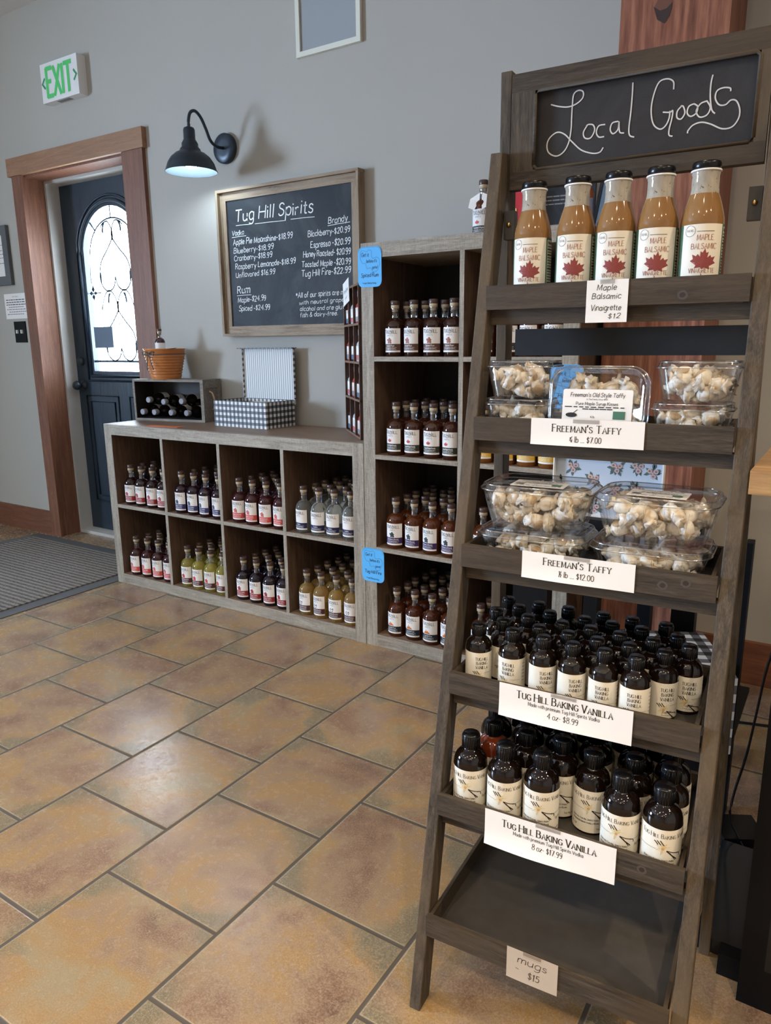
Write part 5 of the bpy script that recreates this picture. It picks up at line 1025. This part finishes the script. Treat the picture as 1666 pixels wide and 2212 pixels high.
# floral lid box on the stand
t = thing('floral_box', 'pale blue floral patterned gift box lid on the black stand', 'box', (2.462, -.80, .7004))
b = MB(); PB = flat('pale_blue_print', (.52, .60, .70), .5); wl, hl = .133, .146
b.box(-wl, wl, .004, .008, 0, hl, PB).box(-wl, -wl+.003, -.012, .004, 0, hl, 'white').box(wl-.003, wl, -.012, .004, 0, hl, 'white').box(-wl+.003, wl-.003, -.012, .004, 0, .003, 'white').box(-wl+.003, wl-.003, -.012, .004, hl-.003, hl, 'white')
P = pl_xz(.0036); cols_ = [flat('rose_print', (.30, .15, .16), .5), flat('blush_print', (.58, .44, .42), .5), flat('leaf_print', (.09, .14, .13), .5), flat('peach_print', (.62, .46, .38), .5)]
for cx, cz in ((-.088, .118), (-.035, .092), (.018, .07), (.07, .075), (.02, .125), (.105, .118), (-.072, .05), (-.03, .02), (.05, .018), (.11, .03), (-.115, .075), (.07, .128), (-.11, .015)):
    for i in range(13):
        a = rt.uniform(0, 6.28); r0 = rt.uniform(.014, .025); P3 = pl_xz(.0036-.0001*(i % 5)); q = (cx+r0*math.cos(a), cz+r0*math.sin(a)); b.poly([(cx+.004*math.cos(a), cz+.004*math.sin(a)), (q[0]-.0036*math.sin(a)-.007*math.cos(a), q[1]+.0036*math.cos(a)-.007*math.sin(a)), q, (q[0]+.0036*math.sin(a)-.007*math.cos(a), q[1]-.0036*math.cos(a)-.007*math.sin(a))], cols_[2], P3)
    for i, (dx, dz) in enumerate(((0, 0), (.008, .004), (-.007, .005), (.002, -.008))): blob(b, cx+dx, cz+dz, .0065, .006, cols_[(0, 1, 3, 1)[i]], pl_xz(.0028-.0001*i), 8, .15); blob(b, cx+dx, cz+dz, .0028, .0026, cols_[0 if i else 1], pl_xz(.0022-.0001*i), 7, .1)
b.build('lid', t)
# big check box on lower shelf
t = thing('check_box', 'black and white buffalo check gift box on the stand lower shelf', 'box', (2.571, -.742, .2125), math.radians(-64.6))
b = MB(); b.X = Matrix.Translation((0, 0, 0)); b.box(-.02, .245, -.095, .14, 0, .185, 'Gxz', 'Gyz', 'Gxy'); b.build('box_body', t, .001)
# counter with butcher-block top, black legs
t = thing('counter_table', 'high black table with honey wood top at the right edge', 'table', (3.3, -1.0, 0))
b = MB(); b.box(2.843-3.3, .9, -1.484+1.0, .45, .918, .950, 'counter'); b.build('tabletop', t, .003)
b = MB(); b.box(2.893-3.3, 3.02-3.3, -.356, -.30, 0.0, .9175, 'blackp'); b.box(2.93-3.3, 2.985-3.3, -.3565, -.356, .08, .86, flat('black_recess', (.006, .006, .007), .5)); b.build('leg', t, .003)
b = MB(); b.box(.8, .88, -.356, -.30, 0, .9175, 'blackp'); b.build('leg', t, .003)
b = MB(); b.box(2.86-3.3, 2.93-3.3, .36, .41, 0, .9175, 'blackp'); b.build('leg', t, .003)
b = MB(); b.box(2.855-3.3, 2.892-3.3, -.315, -.285, .0, .045, 'blackp'); b.build('foot_rail', t, .002)
t = thing('floor_plinth', 'glossy low black plinth under the high table', 'plinth', (2.93, -1.02, 0)); b = MB(); b.box(-.12, .55, -.25, .065, 0.0005, .03, flat('glossy_black', (.012, .014, .018), .12)); b.build('slab', t, .003)
t = thing('power_adapter', 'black power adapter with hanging cord on the floor behind the ladder', 'adapter', (2.845, -.885, 0)); b = MB(); b.X = Matrix.Rotation(.5, 4, 'Z'); b.box(-.06, .035, -.045, .045, .0005, .032, 'black'); b.build('housing', t, .003)
TPA = t
ck = [(2.900, -1.05, .917), (2.903, -1.05, .80), (2.905, -1.03, .70), (2.888, -1.00, .60), (2.862, -.98, .48), (2.850, -.96, .36), (2.838, -.94, .24), (2.822, -.93, .14), (2.818, -.93, .075), (2.835, -.93, .04), (2.862, -.94, .006), (2.895, -.93, .006), (2.90, -.89, .006), (2.86, -.86, .008), (2.835, -.82, .016)]
def sp3(p, k=4):
    xy = smoothp([(a[0], a[1]) for a in p], k); zz = smoothp([(a[2], 0) for a in p], k); return [(xy[i][0], xy[i][1], zz[i][0]) for i in range(len(xy))]
b = MB(); b.tube([(x-2.845, y+.885, z) for x, y, z in sp3(ck)], .0028, 'black', 8); b.build('cord', TPA)
t = thing('floor_cable', 'black cord running across the floor toward the baseboard', 'cord'); b = MB(); b.tube(sp3([(2.66, -.40, .005), (2.74, -.33, .005), (2.83, -.30, .005), (3.0, -.26, .005)]), .004, 'black', 8); b.build('cable', t)
t = thing('brochure_stand', 'pink and brown brochure panel on the high table', 'brochure', (2.98, -1.25, .9505)); b = MB(); b.X = Matrix.Rotation(-.2, 4, 'X') @ Matrix.Rotation(.0, 4, 'Z'); b.box(-.075, .15, 0, .006, .012, .26, flat('pink_white_card', (.72, .60, .55), .4)); b.box(-.075, .15, -.012, .02, 0, .012, 'tub'); P = pl_xz(-.0006); b.ribbon([(-.07, .08), (0, .12), (.12, .15)], .03, flat('brown_print', (.22, .10, .07), .5), P); b.ribbon([(-.07, .04), (.02, .06), (.14, .08)], .04, flat('mauve_print', (.20, .13, .15), .5), P); b.build('panel', t)
